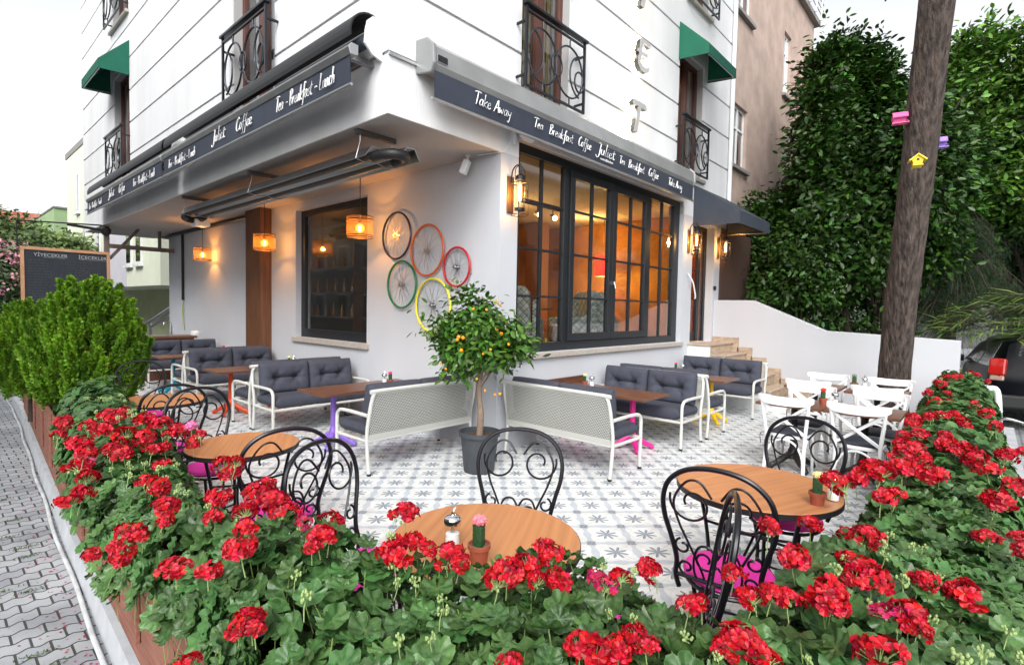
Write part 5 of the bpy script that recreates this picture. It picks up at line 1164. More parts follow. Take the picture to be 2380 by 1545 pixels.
def limbs(m, p0, n_, h, sp_, r, seed):
    q = random.Random(seed)
    for i in range(n_):
        a = 2*math.pi*i/n_+q.random(); l = sp_*q.uniform(.5, 1); b = Vector(p0)+Vector((0, 0, h*q.uniform(.15, .5)))
        m.tube(crv([b, b+Vector((math.cos(a)*l*.4, math.sin(a)*l*.4, h*.25)), b+Vector((math.cos(a)*l, math.sin(a)*l, h*.5))], 4), [r*(1-.08*j) for j in range(9)], 6)
def tree(lab, pos, C, RAD, ncl, per, size, mt, seed, r=.12, grp='trees behind the garden wall', trunks=1, **kw):
    t = thing('tree', lab, 'tree', (0, 0, 0), 0, grp); m = M()
    for k in range(trunks):
        a = k*2.2; b = Vector(pos)+Vector((math.cos(a)*.25*(trunks > 1), math.sin(a)*.3*(trunks > 1), 0)); e = Vector(C)+Vector((math.cos(a)*.6*(trunks > 1), math.sin(a)*.9*(trunks > 1), RAD[2]*.3))
        m.tube(crv([b, b.lerp(e, .4)+Vector((.05, .06*(k-.5), 0)), e], 6), [r*(1-.05*j) for j in range(13)], 9)
    limbs(m, pos, 7, (C[2]-pos[2])*1.3, RAD[0]*.7, r*.45, seed); m.obj('trunk', woodm, t, smooth=True)
    crown('crown', C, RAD, ncl, per, size, mt, t, seed=seed, **kw); return t
tree('dense glossy laurel tree filling the space left of the leaning trunk', (11.0, -2.2, -.3), (10.6, -1.70, 5.0), (2.1, 2.1, 4.6), 2700, 26, .15, laurel_m, 11, trunks=3, cl=.36, zmin=1.15, taper=.55)
tree('smaller laurel bush low over the sloping garden wall', (9.2, -.9, -.3), (9.2, -.6, 2.9), (1.25, 1.25, 1.75), 700, 26, .13, laurel_m, 12, r=.06, cl=.32, zmin=.9)
tree('bright green broad tree right of the leaning trunk', (15.4, -5.2, -.3), (14.6, -5.0, 6.2), (3.3, 3.2, 3.0), 2500, 26, .17, laurel2_m, 13, cl=.42, zmin=2.0)
tree('dark broad tree behind the leaning trunk', (14.5, -3.4, -.3), (14.0, -3.3, 4.0), (2.5, 1.7, 2.9), 1700, 26, .16, laurel_m, 14, cl=.4, zmin=1.5)
tree('tall shaded tree at the far right beyond the parked car', (22, -6.5, -.3), (21, -6.2, 5.5), (4.5, 4.6, 5.4), 2400, 22, .24, laurel_m, 15, cl=.6, zmin=1.2)
# drooping conifer
t = thing('conifer', 'dark drooping conifer with bare twigs behind the wall end', 'tree', (0, 0, 0), 0, 'trees behind the garden wall')
cb_ = Vector((12.6, -3.6, -.3)); m = M(); m.tube([cb_, cb_+Vector((0, 0, 5.5))], [.12, .03], 8); v = []
g = random.Random(21); P_ = []; H_ = []
for i in range(190):
    z = g.uniform(1.6, 4.6); a = g.uniform(0, 6.283); L = (5.6-z)*g.uniform(.35, .62); b = cb_+Vector((0, 0, z))
    pts = crv([b, b+Vector((math.cos(a)*L*.5, math.sin(a)*L*.5, .1)), b+Vector((math.cos(a)*L, math.sin(a)*L, -.45*L))], 5); m.tube(pts, [.014*(1-.07*j) for j in range(len(pts))], 4)
    for q in pts[2:]:
        for _ in range(34):
            P_.append((q.x+g.gauss(0, .07), q.y+g.gauss(0, .07), q.z-abs(g.gauss(0, .17)))); H_.append((g.gauss(0, .35), g.gauss(0, .35), -1))
m.obj('trunk', woodm, t); P_ = np.array(P_); H_ = nrm(np.array(H_)); X, Y, Z = frames(rng.normal(size=P_.shape), hint=H_)
scatter('crown', [(0, 0, 0), (.012, .5, 0), (0, 1, 0), (-.012, .5, 0)], [(0, 1, 2, 3)], P_, X, Y, Z, .12+.12*rng.random(len(P_)), dark_m, t)
# palm fronds
t = thing('palm', 'palm fronds arching in at the right edge above the parked car', 'palm'); base = Vector(atd(2560, 800, 9.0)); m = M(); P_ = []; H_ = []; g = random.Random(4)
for k in range(13):
    a = R_(60+k*18) if k < 11 else R_(20); L = 2.0; d = Vector((math.cos(a), math.sin(a), 0)); e = .55+.25*math.sin(k)
    pts = crv([base, base+d*L*.4+Vector((0, 0, L*e*.5)), base+d*L*.8+Vector((0, 0, L*e*.45)), base+d*L*1.1+Vector((0, 0, L*e*.12))], 8); m.tube(pts, .010, 5)
    for i, q in enumerate(pts[3:]):
        for s_ in (-1, 1):
            for _ in range(2): P_.append((q.x, q.y, q.z)); H_.append(tuple(d*.8+Vector((-d.y, d.x, 0))*s_*.8+Vector((0, 0, -.25+g.gauss(0, .12)))))
m.tube([base-Vector((0, 0, 2.2)), base], [.22, .18], 12); m.obj('stem', woodm, t, smooth=True)
P_ = np.array(P_); H_ = nrm(np.array(H_)); X, Y, Z = frames(np.tile([[0, 0, 1.]], (len(P_), 1))+rng.normal(size=P_.shape)*.2, hint=H_)
scatter('frond', [(0, 0, 0), (.03, .4, .01), (0, 1, -.12), (-.03, .4, .01)], [(0, 1, 2, 3)], P_, X, Y, Z, .38+.2*rng.random(len(P_)), mat('palm_leaf', (.10, .17, .03), .5, island=.3), t)
# left street trees
tree('leafy street tree beyond the chalkboard at the far left', (-2.7, 20, -.3), (-2.75, 20, 3.2), (1.1, 1.8, 1.5), 900, 22, .2, mat('street_leaf', (.10, .16, .05), .6, island=.4, trans=.15), 31, grp='street trees on the left', cl=.5)
tree('small pale tree seen above the chalkboard', (-.8, 27, -.3), (-.8, 27, 3.7), (1.3, 1.8, 1.2), 700, 20, .24, mat('pale_leaf', (.20, .29, .10), .6, island=.4, trans=.15), 32, grp='street trees on the left', cl=.5)
tree('dark shrub below the pink oleander at the left edge', (-3.1, 13.6, -.3), (-3.1, 13.6, .6), (.9, 1.1, 1.0), 500, 22, .12, laurel_m, 33, r=.05, grp='street trees on the left', cl=.35)
t = tree('pink flowering oleander at the left edge', (-3.2, 14.6, -.3), (-3.15, 14.4, 1.9), (.95, 1.2, 1.15), 600, 24, .14, mat('oleander_leaf', (.10, .16, .07), .6, island=.4), 34, r=.05, grp='street trees on the left', cl=.35)
k = 2600; d = nrm(rng.normal(size=(150, 3))); cc_ = np.array([-3.15, 14.4, 1.95])+d*np.array([.95, 1.2, 1.15])*.98; pos = np.repeat(cc_, 18, 0)+rng.normal(size=(2700, 3))*.09
X, Y, Z = frames(rng.normal(size=pos.shape)+nrm(pos-np.array([-3.15, 14.4, 1.9])))
scatter('blossom', [(0, 0, 0), (.5, .5, .1), (0, 1, 0), (-.5, .5, .1)], [(0, 1, 2, 3)], pos, X, Y, Z, .055+.03*rng.random(len(pos)), mat('oleander_pink', (.80, .36, .45), .7, island=.2), t)
# ================================================================== THUJA SHRUBS
thuja_m = mat('thuja_leaf', (.20, .40, .015), .6, island=.5, trans=.2, vscale=2.2, col2=(.07, .18, .01))
def thuja(C, H, R0, seed, lab):
    t = thing('conifer_shrub', lab, 'shrub', C, 0, 'rounded yellow-green conifer shrubs'); g = np.random.default_rng(seed)
    m = M(); m.cyl((0, 0, -.35), (0, 0, H*.5), .05, .02, 8); m.obj('stem', woodm, t)
    # plumes: upright fans distributed over an egg
    n_ = 165; ph = np.arccos(1-1.78*(np.arange(n_)+.5)/n_); th_ = np.arange(n_)*2.39996+g.random(n_)*.4
    prof = np.sin(ph)**.72*(1-.42*np.cos(ph).clip(0)); r_ = R0*prof*(.80+.25*g.random(n_)); z = H*.5-np.cos(np.pi-ph)*-1*0+H*.5*np.cos(ph)*.98
    base = np.stack([r_*np.cos(th_), r_*np.sin(th_), z], 1); P_ = []; H_ = []; N_o = []
    for b in base:
        o_ = np.array([b[0], b[1], 0]); o_ = o_/max(np.linalg.norm(o_), 1e-6); ax = nrm((np.array([0, 0, 1.])+o_*.42+g.normal(size=3)*.12)[None])[0]
        L = .28+.16*g.random(); k = 640; tt = g.random(k)**.8; rad = .074*(1-tt)**.6*(.35+.65*g.random(k)); a = g.random(k)*6.283
        e1 = nrm(np.cross(ax, [.3, .9, .1])[None])[0]; e2 = np.cross(ax, e1); dr = np.cos(a)[:, None]*e1+np.sin(a)[:, None]*e2
        P_.append(b-ax*L*.45+ax*(tt*L)[:, None]+dr*rad[:, None]); H_.append(ax*1.0+dr*.55+g.normal(size=(k, 3))*.25); N_o.append(np.cross(dr, ax)+g.normal(size=(k, 3))*.5)
    P_ = np.concatenate(P_); H_ = nrm(np.concatenate(H_)); X, Y, Z = frames(np.concatenate(N_o), hint=H_)
    fan = [(0, 0, 0), (.10, .3, 0), (.30, .62, .0), (.12, .58, 0), (.10, .88, 0), (0, .68, 0), (-.03, 1, 0), (-.10, .62, 0), (-.30, .68, 0), (-.12, .32, 0)]
    scatter('foliage', fan, [(0, 1, 2, 3), (0, 3, 4, 5), (0, 5, 6, 7), (0, 7, 8, 9)], P_, X, Y, Z, .040*(.6+.8*g.random(len(P_))), thuja_m, t)
thuja((-3.22, 3.40, .42), 1.36, .51, 41, 'nearer rounded conifer shrub in front of the chalkboard')
thuja((-3.53, 5.2, .42), 1.08, .36, 42, 'farther rounded conifer shrub, behind the nearer one at the left edge')
# ================================================================== CITRUS TREE
t = thing('citrus_tree', 'small orange-bearing citrus tree in a grey plastic pot at the wall corner', 'tree', (-.63, -.36, 0))
potm = mat('dark_plastic', (.045, .052, .060), .55, var=.15, vscale=9)
m = M(); m.lathe([(.155, 0), (.16, .01), (.195, .37), (.215, .375), (.218, .42), (.205, .422), (.198, .38), (.16, .36)], 40, cap=True); m.obj('pot', potm, t, smooth=True)
m = M(); m.lathe([(.005, .375), (.12, .372), (.19, .365)], 24); m.obj('soil', soil, t)
m = M(); m.tube(crv([(0, 0, .36), (.01, .0, .6), (-.01, .01, .85), (.0, .0, 1.05)], 5), [.035]*6+[.03]*6+[.026]*4, 10)
g = random.Random(8)
for k in range(14):
    a = k*2.4; z = .86+.03*k; L = g.uniform(.25, .42); m.tube(crv([(0, 0, z), (math.cos(a)*L*.5, math.sin(a)*L*.5, z+.16), (math.cos(a)*L, math.sin(a)*L, z+.35*g.random()+.1)], 4), [.012*(1-.08*j) for j in range(9)], 5)
m.obj('trunk', mat('citrus_bark', (.22, .16, .12), .9, var=.2, vscale=25), t, smooth=True)
cm_ = mat('citrus_leaf', (.06, .155, .02), .32, island=.55, trans=.12)
crown('crown', (0, 0, 1.43), (.45, .45, .50), 560, 13, .080, cm_, t, cl=.15, shell=.45, lobes=10, seed=51)
g = np.random.default_rng(5); d = nrm(g.normal(size=(26, 3))); 
om = mat('orange_peel', (.85, .30, .01), .4, var=.1, vscale=30, bump=.2, bscale=200, bdist=.002); m = M(); m.sph((0, 0, 0), .022, 14); o0 = m.obj('orange', om, t, smooth=True)
cam_d = np.array([-.75, -.66, 0])
SPOTS = [(1066, 783), (1076, 785), (1063, 789), (1072, 814), (1155, 764), (1165, 776), (1100, 718), (1153, 700), (1162, 708), (1131, 720), (1140, 812), (1123, 822), (1108, 880), (1127, 907), (1150, 917), (1162, 915), (1025, 845), (1036, 857), (1182, 800)]
for i, (a, b) in enumerate(SPOTS):
    p_ = atd(a, b, 5.02+.12*((i*7) % 3)/2)-np.array([-.63, -.36, 0]); q = o0 if i == 0 else o0.copy()
    if i: COL.objects.link(q); q.parent = t
    q.location = tuple(float(x) for x in p_); s_ = .85 if i < 6 else .52+.22*((i*5) % 4)/4; q.scale = (s_, s_, s_)
# ================================================================== PLANTERS AND GERANIUMS
OUT = [(-3.60, 2.7), (-3.84, .6), (-3.96, -.9), (-3.93, -1.6), (-3.90, -2.3), (-3.94, -2.8), (-4.05, -3.75), (-3.85, -4.35), (-3., -4.45), (.9, -4.42), (4.5, -4.36), (5.9, -4.30)]
INN = [(-3.04, 2.7), (-3.26, .6), (-3.42, -.6), (-3.55, -1.9), (-3.54, -2.45), (-3.34, -2.92), (-3.02, -3.40), (-3.06, -3.72), (-2.90, -3.76), (-1.6, -3.78), (-.74, -3.80), (1.2, -3.74), (4.5, -3.66), (5.9, -3.72)]
plank = mat('planter_plank', (.30, .125, .085), .7, vscale=4, col2=(.19, .075, .05), stretch=(9, .8, 9), bump=.2, bscale=30)
def planter(pts, w, lab, side):
    t = thing('wooden_planter', lab, 'planter', (0, 0, 0), 0, 'wooden planters around the terrace')
    m = M(); s = M()
    for (xa, ya), (xb, yb) in zip(pts[:-1], pts[1:]):
        d = Vector((xb-xa, yb-ya, 0)); L = d.length; d /= L; n_ = Vector((-d.y, d.x, 0))*side; rot = Matrix((d, n_, Vector((0, 0, 1)))).transposed()
        for k in range(-1 if side < 0 else 0, 4): z = .035+k*.128; m.obox(Vector((xa, ya, z+.0615))+d*(L/2)+n_*(.0125 if k % 2 else .0135), (L-.004, .025, .123), rot); m.obox(Vector((xa, ya, z+.0615))+d*(L/2)+n_*(w-.0125), (L-.004, .025, .123), rot)
        s.obox(Vector((xa, ya, .24))+d*(L/2)+n_*(w/2), (L-.004, w-.06, .44), rot)
        for e in np.arange(.5, L, 1.2): m.obox(Vector((xa, ya, .29))+d*e-n_*.012, (.07, .02, .52), rot)
    m.obj('plank', plank, t, bevel=.003); s.obj('soil', soil, t)
planter([(-3.89, -4.1), (-3.81, -1.2), (-3.73, 1.0), (-3.62, 3.2), (-3.40, 7.5)], .36, 'reddish brown wooden planter box along the paved street side', -1)
planter([(-3.35, -4.36), (6.2, -4.30)], .50, 'wooden planter box along the right side of the terrace', 1)
Oa, Ia = np.array(OUT), np.array(INN)
def inpoly(P, poly):
    x, y = P[:, 0], P[:, 1]; ins = np.zeros(len(P), bool); j = len(poly)-1
    for i in range(len(poly)):
        xi, yi = poly[i]; xj, yj = poly[j]; c_ = ((yi > y) != (yj > y)) & (x < (xj-xi)*(y-yi)/((yj-yi) or 1e-9)+xi); ins ^= c_; j = i
    return ins
POLY = [tuple(p_) for p_ in OUT]+[tuple(p_) for p_ in INN[::-1]]
def segd(P, L):
    L = np.array(L); best = np.full(len(P), 9.); bn = np.zeros((len(P), 2))
    for a, b in zip(L[:-1], L[1:]):
        ab = b-a; t_ = np.clip(((P-a)@ab)/(ab@ab), 0, 1); q = a+t_[:, None]*ab; d = np.linalg.norm(P-q, axis=1); m__ = d < best; best[m__] = d[m__]; bn[m__] = (q-P)[m__]
    return best, bn
def hgt(P):
    x, y = P[:, 0], P[:, 1]
    return .85+.07*np.exp(-((x+3.3)**2+(y+3.2)**2)/.5)+.10*np.exp(-((x+3.0)**2+(y+3.85)**2)/.05)+.035*np.sin(x*3.1+y*2.3)+.03*np.sin(y*5.7-x*4.1+1)+.022*np.sin(x*9+y*8)+.03*np.sin(1.7*x-3.3*y)
def gleaf():
    v = [(0, 0, 0)]; n_ = 43
    for i in range(n_):
        a = -math.pi/2+.16+(2*math.pi-.32)*i/(n_-1); lob = .80+.20*abs(math.cos(3.5*(a+math.pi/2)))**.45; r_ = lob*(1+.025*math.cos(i*2.6)); v.append((r_*math.cos(a), r_*math.sin(a), .20*r_*r_+.10*math.sin(7*a)*r_-.02))
    for i in range(n_):
        a = -math.pi/2+.16+(2*math.pi-.32)*i/(n_-1); v.append((.55*math.cos(a), .55*math.sin(a), .05+.055*math.sin(7*a)))
    f3 = [(0, n_+1+i, n_+2+i) for i in range(n_-1)]; 
    for i in range(n_-1): f3 += [(n_+1+i, 1+i, 2+i), (n_+1+i, 2+i, n_+2+i)]
    return v, f3
GL = gleaf(); GLA = [min(1, math.hypot(p_[0], p_[1])/.9) for p_ in GL[0]]
def gleaf_lo():
    v = [(0, 0, 0)]; n_ = 12
    for i in range(n_): a = -math.pi/2+.2+(2*math.pi-.4)*i/(n_-1); r_ = .92 if i % 2 else .80; v.append((r_*math.cos(a), r_*math.sin(a), .15+.06*math.sin(5*a)))
    return v, [(0, 1+i, 2+i) for i in range(n_-1)]
GLL = gleaf_lo()
gerl = mat('geranium_leaf', (.050, .135, .034), .40, island=.6, trans=.14, vscale=18, col2=(.035, .095, .030), bump=.5, bscale=55, bdist=.006)
_n = gerl.node_tree; _a = _n.nodes.new('ShaderNodeAttribute'); _a.attribute_name = 'rad'; _cr = _n.nodes.new('ShaderNodeValToRGB'); _e = _cr.color_ramp.elements
_e[0].position = 0.; _e[0].color = (.62, .62, .62, 1); _e[1].position = 1.; _e[1].color = (.28, .28, .28, 1)
for _p, _c in ((.16, .25), (.52, .0), (.62, .22), (.90, .10)): _k = _e.new(_p); _k.color = (_c, _c, _c, 1)
_mx = _n.nodes.new('ShaderNodeMix'); _mx.data_type = 'RGBA'; _mx.inputs[7].default_value = (.17, .28, .08, 1); _pb = _n.nodes['Principled BSDF']
_src = _pb.inputs['Base Color'].links[0].from_socket; _n.links.new(_src, _mx.inputs[6]); _n.links.new(_a.outputs['Fac'], _cr.inputs[0]); _n.links.new(_cr.outputs[0], _mx.inputs[0]); _n.links.new(_mx.outputs[2], _pb.inputs['Base Color'])
def bed(sel, lab):
    t = thing('geranium_bed', lab, 'flower bed', (0, 0, 0), 0, 'red geranium beds around the terrace'); g = rng
    allp = np.array(POLY); lo, hi = allp.min(0), allp.max(0); P = lo+(hi-lo)*g.random((520000, 2)); P = P[inpoly(P, POLY)]; P = P[sel(P)]
    dcam = np.linalg.norm(P-CAM[:2], axis=1); A_tot = np.prod(hi-lo)/520000
    # ~420 leaves per square metre in three layers
    P = P[g.random(len(P)) < 1050*A_tot]; n_ = len(P)
    d1, n1 = segd(P, OUT); d2, n2 = segd(P, INN); d = np.minimum(d1, d2); nn = np.where((d1 < d2)[:, None], n1, n2); nn = nn/np.maximum(np.linalg.norm(nn, axis=1, keepdims=True), 1e-6)
    layer = g.integers(0, 3, n_)
    z = hgt(P)-.34*np.clip(1-d/.20, 0, 1)**2-layer*.06+g.normal(size=n_)*.018
    tilt = np.clip(1-d/.22, 0, 1)*.95
    N = np.concatenate([nn*tilt[:, None]*1.1, np.ones((n_, 1))*.9], 1)+g.normal(size=(n_, 3))*.30
    pos = np.concatenate([P+nn*(tilt*.03)[:, None], z[:, None]], 1)
    # side skirts
    sk_p, sk_n = [], []
    for L, s_ in ((Oa, 1), (Ia, -1)):
        for a, b in zip(L[:-1], L[1:]):
            ab = b-a; ln = np.linalg.norm(ab); k = int(ln*230); tt = g.random(k); q = a+tt[:, None]*ab; nr = np.array([-ab[1], ab[0]])/ln*-1*s_
            zz = hgt(q)-(.24 if s_ > 0 else .28)-(.10 if s_ > 0 else .30)*g.random(k)**1.3; qq = q+nr*(.015-.10*g.random(k)-.14*(.62-zz).clip(0)/.3)[:, None]
            keep = sel(q); sk_p.append(np.concatenate([qq, zz[:, None]], 1)[keep]); sk_n.append((np.concatenate([np.tile(nr, (k, 1)), np.full((k, 1), .35)], 1)+g.normal(size=(k, 3))*.28)[keep])
    pos = np.concatenate([pos]+sk_p); N = np.concatenate([N]+sk_n)
    keep = np.linalg.norm(pos-CAM, axis=1) > .45; pos, N = pos[keep], N[keep]
    hint = g.normal(size=pos.shape); X, Y, Z = frames(N, hint=nrm(hint)); sc = .030+.022*g.random(len(pos))
    near = np.linalg.norm(pos-CAM, axis=1) < 3.6
    o_ = scatter('foliage', GL[0], GL[1], pos[near], X[near], Y[near], Z[near], sc[near]*1.02, gerl, t, smooth=True, att=GLA) if near.any() else None
    if (~near).any(): scatter('far_foliage' if near.any() else 'foliage', GLL[0], GLL[1], pos[~near], X[~near], Y[~near], Z[~near], sc[~near], gerl, t, smooth=True, att=[0.]+[.75]*12)
    # petioles
    k = rng.choice(len(pos), min(len(pos), 1600), replace=False); m = M()
    for q in pos[k]:
        if np.linalg.norm(q-CAM) > 3.2: continue
        m.tube([tuple(q-np.array([0, 0, .003])), tuple(q+rng.normal(size=3)*.02-np.array([0, 0, .13]))], .0016, 4)
    if m.v: m.obj('stem', stemm, t)['kind'] = 'stuff'
    return t
stemm = mat('stem_green', (.22, .32, .09), .6)
SEL_L = lambda P: P[:, 1] > -1.35
SEL_C = lambda P: (P[:, 1] <= -1.35) & (P[:, 0] < -2.75)
SEL_R = lambda P: (P[:, 0] >= -2.75) & (P[:, 1] < -1.35)
beds = [(bed(SEL_L, 'red geranium bed on the left, in front of the conifer shrubs'), SEL_L), (bed(SEL_C, 'red geranium bed nearest the camera, in front of the foreground table'), SEL_C), (bed(SEL_R, 'red geranium bed on the right, running back to the white chairs'), SEL_R)]
# ---- flower heads
redp = mat('geranium_red', (.44, .0, .012), .5, island=.5, trans=.18, hue=.25); redm = mat('faded_red', (.42, .008, .06), .6, island=.4, trans=.15); pinkp = mat('pink_petal', (.80, .18, .42), .6, island=.3, trans=.15)
budm = mat('bud_green', (.28, .38, .14), .6)
def head_mesh(seed, petal, dens=30):
    g = np.random.default_rng(seed); m = M(); d = nrm(g.normal(size=(dens*3, 3)))
    d = d[d[:, 2] > -.35]; pick = [d[0]]
    for q in d[1:]:
        if min(np.linalg.norm(q-p_) for p_ in pick) > .42: pick.append(q)
    bald = nrm(g.normal(size=(1, 3)))[0]
    for q in pick:
        if q@bald > .62 and g.random() < .75: continue
        q = q/np.linalg.norm(q); rad = .66+.52*g.random(); c_ = q*rad*np.array([1, 1, .78]); X, Y, Z = frames((q+g.normal(size=3)*.22)[None]); X, Y, Z = X[0], Y[0], Z[0]
        a0 = g.random()*6.28; n5 = 5 if g.random() > .25 else 4
        for k in range(n5):
            a = a0+k*2*math.pi/5+g.normal()*.1; L = .50*(.85+.3*g.random()); wv = L*.48; e = np.cos(a)*X+np.sin(a)*Y; s_ = -np.sin(a)*X+np.cos(a)*Y; up = Z
            lift = .10+.22*g.random(); pts = [c_+e*.02, c_+e*L*.45+s_*wv*.75+up*lift*.5*L*2, c_+e*L*.85+s_*wv*.85+up*lift*L, c_+e*L*1.02+up*(lift*L*.6), c_+e*L*.85-s_*wv*.85+up*lift*L, c_+e*L*.45-s_*wv*.75+up*lift*.5*L*2, c_+e*L*.55+up*.02]
            m.m = 0; m.add(pts, [(0, 1, 6), (1, 2, 6), (2, 3, 6), (3, 4, 6), (4, 5, 6), (5, 0, 6)])
        m.m = 1; m.tube([tuple(c_*.98), tuple(c_*.15-np.array([0, 0, .5]))], .028, 4)
    m.m = 1
    for k in range(7): q = g.normal(size=3)*.22; m.sph((q[0], q[1], -.55+q[2]*.4), .13, 8, 1.5)
    m.tube(crv([(0, 0, -.5), (.05, .02, -1.2), (-.03, 0, -2.4)], 3), .05, 5)
    o = m.obj('flower_head', [petal, budm]); return o
def bud_mesh(seed):
    g = np.random.default_rng(seed); m = M()
    for k in range(11):
        q = nrm((g.normal(size=3)+np.array([0, 0, .5]))[None])[0]*.62; m.tube([(0, 0, -.2), tuple(q)], .03, 4); m.sph(tuple(q), .15, 8, 1.7)
    m.tube(crv([(0, 0, -.2), (.1, .05, -1.2), (-.05, 0, -2.6)], 3), .06, 5); return m.obj('bud_cluster', budm)
protos = [head_mesh(60+i, redp, 34) for i in range(5)]+[head_mesh(80+i, redm, 14) for i in range(2)]+[head_mesh(90, pinkp, 20)]
bproto = [bud_mesh(5), bud_mesh(6)]
used_ = set()
HEADS = [(148,983,20),(135,1010,16),(185,1030,24),(250,965,22),(285,960,24),(330,975,28),(375,985,26),(240,1000,24),(290,1010,30),(335,1018,24),(420,1000,22),(450,1030,18),(465,1010,12),(200,1050,22),(285,1055,28),(262,1045,20),(355,1045,20),(380,1040,18),(185,1085,24),(205,1110,22),(190,1150,24),(165,1165,18),(143,1167,14),(370,1130,26),(390,1180,30),(382,1207,20),(520,1080,26),(535,1100,22),(550,1075,18),(600,1150,30),(640,1165,34),(662,1190,30),(570,1190,24),(620,1130,22),(500,1200,20),(575,1225,26),(700,1215,-24),(740,1245,26),(765,1245,20),(725,1270,18),(560,1275,32),(545,1265,20),(305,1240,28),(330,1245,20),(285,1290,24),(265,1275,18),(215,1290,16),(410,1320,32),(485,1325,26),(578,1440,34),(592,1458,26),(552,1460,22),
(940,1195,28),(905,1275,34),(930,1290,32),(965,1260,28),(992,1275,18),(1045,1290,34),(1070,1310,24),(1180,1330,38),(1160,1350,30),(1225,1310,32),(1280,1290,28),(1300,1350,34),(1250,1350,20),(1265,1272,14),(1385,1338,-24),(1410,1360,-26),(1445,1342,22),(1500,1320,28),(1518,1332,18),(1605,1410,28),(1628,1400,18),(1385,1520,44),(1345,1500,34),(1430,1512,38),(1500,1498,30),(1478,1478,18),(440,1542,20),(1185,1542,26),
(1790,1225,28),(1840,1295,36),(1800,1382,28),(1750,1392,30),(1705,1335,24),(1830,1388,20),(1910,1380,44),(1938,1402,30),(1965,1298,22),(2000,1320,34),(2030,1350,40),(1990,1342,26),(1715,1488,44),(1755,1512,40),(1690,1502,30),(1785,1532,30),(2040,1520,46),(2088,1440,-36),(2060,1425,-28),(2112,1448,30),(2135,1462,20),(2150,1350,26),(2140,1348,16),(2250,1382,36),(2220,1368,24),(1960,1130,36),(1935,1115,26),(1990,1110,24),(2050,1100,34),(2030,1085,26),(2100,1088,30),(2155,1100,34),(2182,1100,24),(2050,1155,26),(2080,1150,18),(1885,1218,24),(2100,1055,28),(2120,1040,22),(2132,1062,22),(2195,1033,24),(2220,1045,20),(2240,1047,24),(2265,1067,24),(2292,1085,26),(2275,1058,16),(2340,1060,22),(2328,1055,14),(2170,935,20),(2160,970,20),(2190,965,12),(2135,1010,22),(2262,942,20),(2292,962,22),(2240,980,14),(2200,880,14),(2225,875,14),(2185,892,14),(2255,870,12),(2120,985,16),(2320,1165,28),(2303,1160,20),(2357,1130,26),(2372,1250,26),(2375,1050,16),(2100,1010,14),(2315,990,14),(445,990,-13),(392,1010,16),(214,1075,-14)]
g = random.Random(77)
def bed_of(x, y):
    q = np.array([[x, y]])
    for t_, s_ in beds:
        if s_(q)[0]: return t_
    return beds[1][0]
def place(proto, p_, r_, parent):
    if proto.name in used_: o = proto.copy(); COL.objects.link(o)
    else: o = proto; used_.add(proto.name)
    o.parent = parent; o.location = tuple(float(q) for q in p_); o.scale = (r_*g.uniform(.88, 1.2), r_*g.uniform(.88, 1.2), r_*g.uniform(.8, 1.05)); o.rotation_euler = (g.uniform(-.25, .25), g.uniform(-.25, .25), g.uniform(0, 6.28)); return o
for (px_, py_, s_) in HEADS:
    faded = s_ < 0; s_ = abs(s_); best = None
    for z in np.arange(.88, 1.16, .01):
        q = onz(px_, py_, z)
        if inpoly(q[None, :2], POLY)[0] and z > float(hgt(q[None, :2])[0])+.045: best = q; break
    if best is None: best = onz(px_, py_, .86)
    if (px_ < 230 and py_ > 1060): best = onz(px_, py_, .78)
    D = -float((ROT.T@(best-CAM))[2]); r_ = min(.052, max(.026, s_*D/FP*.90))
    pr = protos[7] if (px_, py_) in ((445, 990), (214, 1075)) else (protos[5+g.randrange(2)] if faded else protos[g.randrange(5)])
    place(pr, best, r_, bed_of(best[0], best[1]))
for i in range(120):
    for _ in range(60):
        x, y = g.uniform(-4.1, 5.4), g.uniform(-4.4, 1.5)
        if g.random() < .5: x = g.uniform(-4.1, -2.2)
        q = np.array([[x, y]])
        if inpoly(q, POLY)[0] and math.hypot(x-CAM[0], y-CAM[1]) > .6 and segd(q, INN)[0][0] > .12 and segd(q, OUT)[0][0] > .08: break
    place(bproto[i % 2], (x, y, float(hgt(q)[0])+g.uniform(.03, .07)), g.uniform(.018, .026), bed_of(x, y))
# ================================================================== CAR
t = thing('parked_car', 'black sport utility car parked beyond the right geranium bed', 'car', (float(atd(2284, 1100, 9.6)[0])+.05, float(atd(2284, 1100, 9.6)[1])-.92, -.30), R_(8))
carm = mat('black_car_paint', (.003, .004, .007), .3, spec=.25); gl = mat('dark_car_glass', (.006, .008, .010), .08, spec=.3); trimm = mat('black_trim', (.015, .015, .016), .6)
ST = [  # x, z_bottom, z_belt, z_roof, half width low, half width belt, half width roof
 (.00, .42, 1.02, 1.06, .78, .80, .70), (.06, .36, 1.06, 1.30, .86, .87, .66), (.22, .33, 1.08, 1.60, .90, .90, .60), (.50, .33, 1.08, 1.66, .91, .91, .61), (1.4, .30, 1.06, 1.69, .915, .91, .62), (2.2, .30, 1.04, 1.66, .915, .91, .61), (2.75, .30, 1.02, 1.50, .91, .90, .60), (3.2, .30, 1.00, 1.06, .91, .89, .74), (3.7, .32, .93, .97, .90, .86, .70), (4.15, .36, .80, .84, .86, .80, .62), (4.32, .42, .62, .66, .70, .66, .52)]
v = []; f = []
for x, zb, zl, zr, wl, wb, wr in ST:
    half = [(wl-.05, zb), (wl, zb+.14), (wb+.01, (zb+zl)/2+.1), (wb-.02, zl), (wr+.05, zr-.07), (wr-.10, zr)]
    v += [(x, -a, b) for a, b in half]+[(x, a, b) for a, b in half[::-1]]
K = 12
for i in range(len(ST)-1):
    for j in range(K): f.append((i*K+j, i*K+(j+1) % K, (i+1)*K+(j+1) % K, (i+1)*K+j))
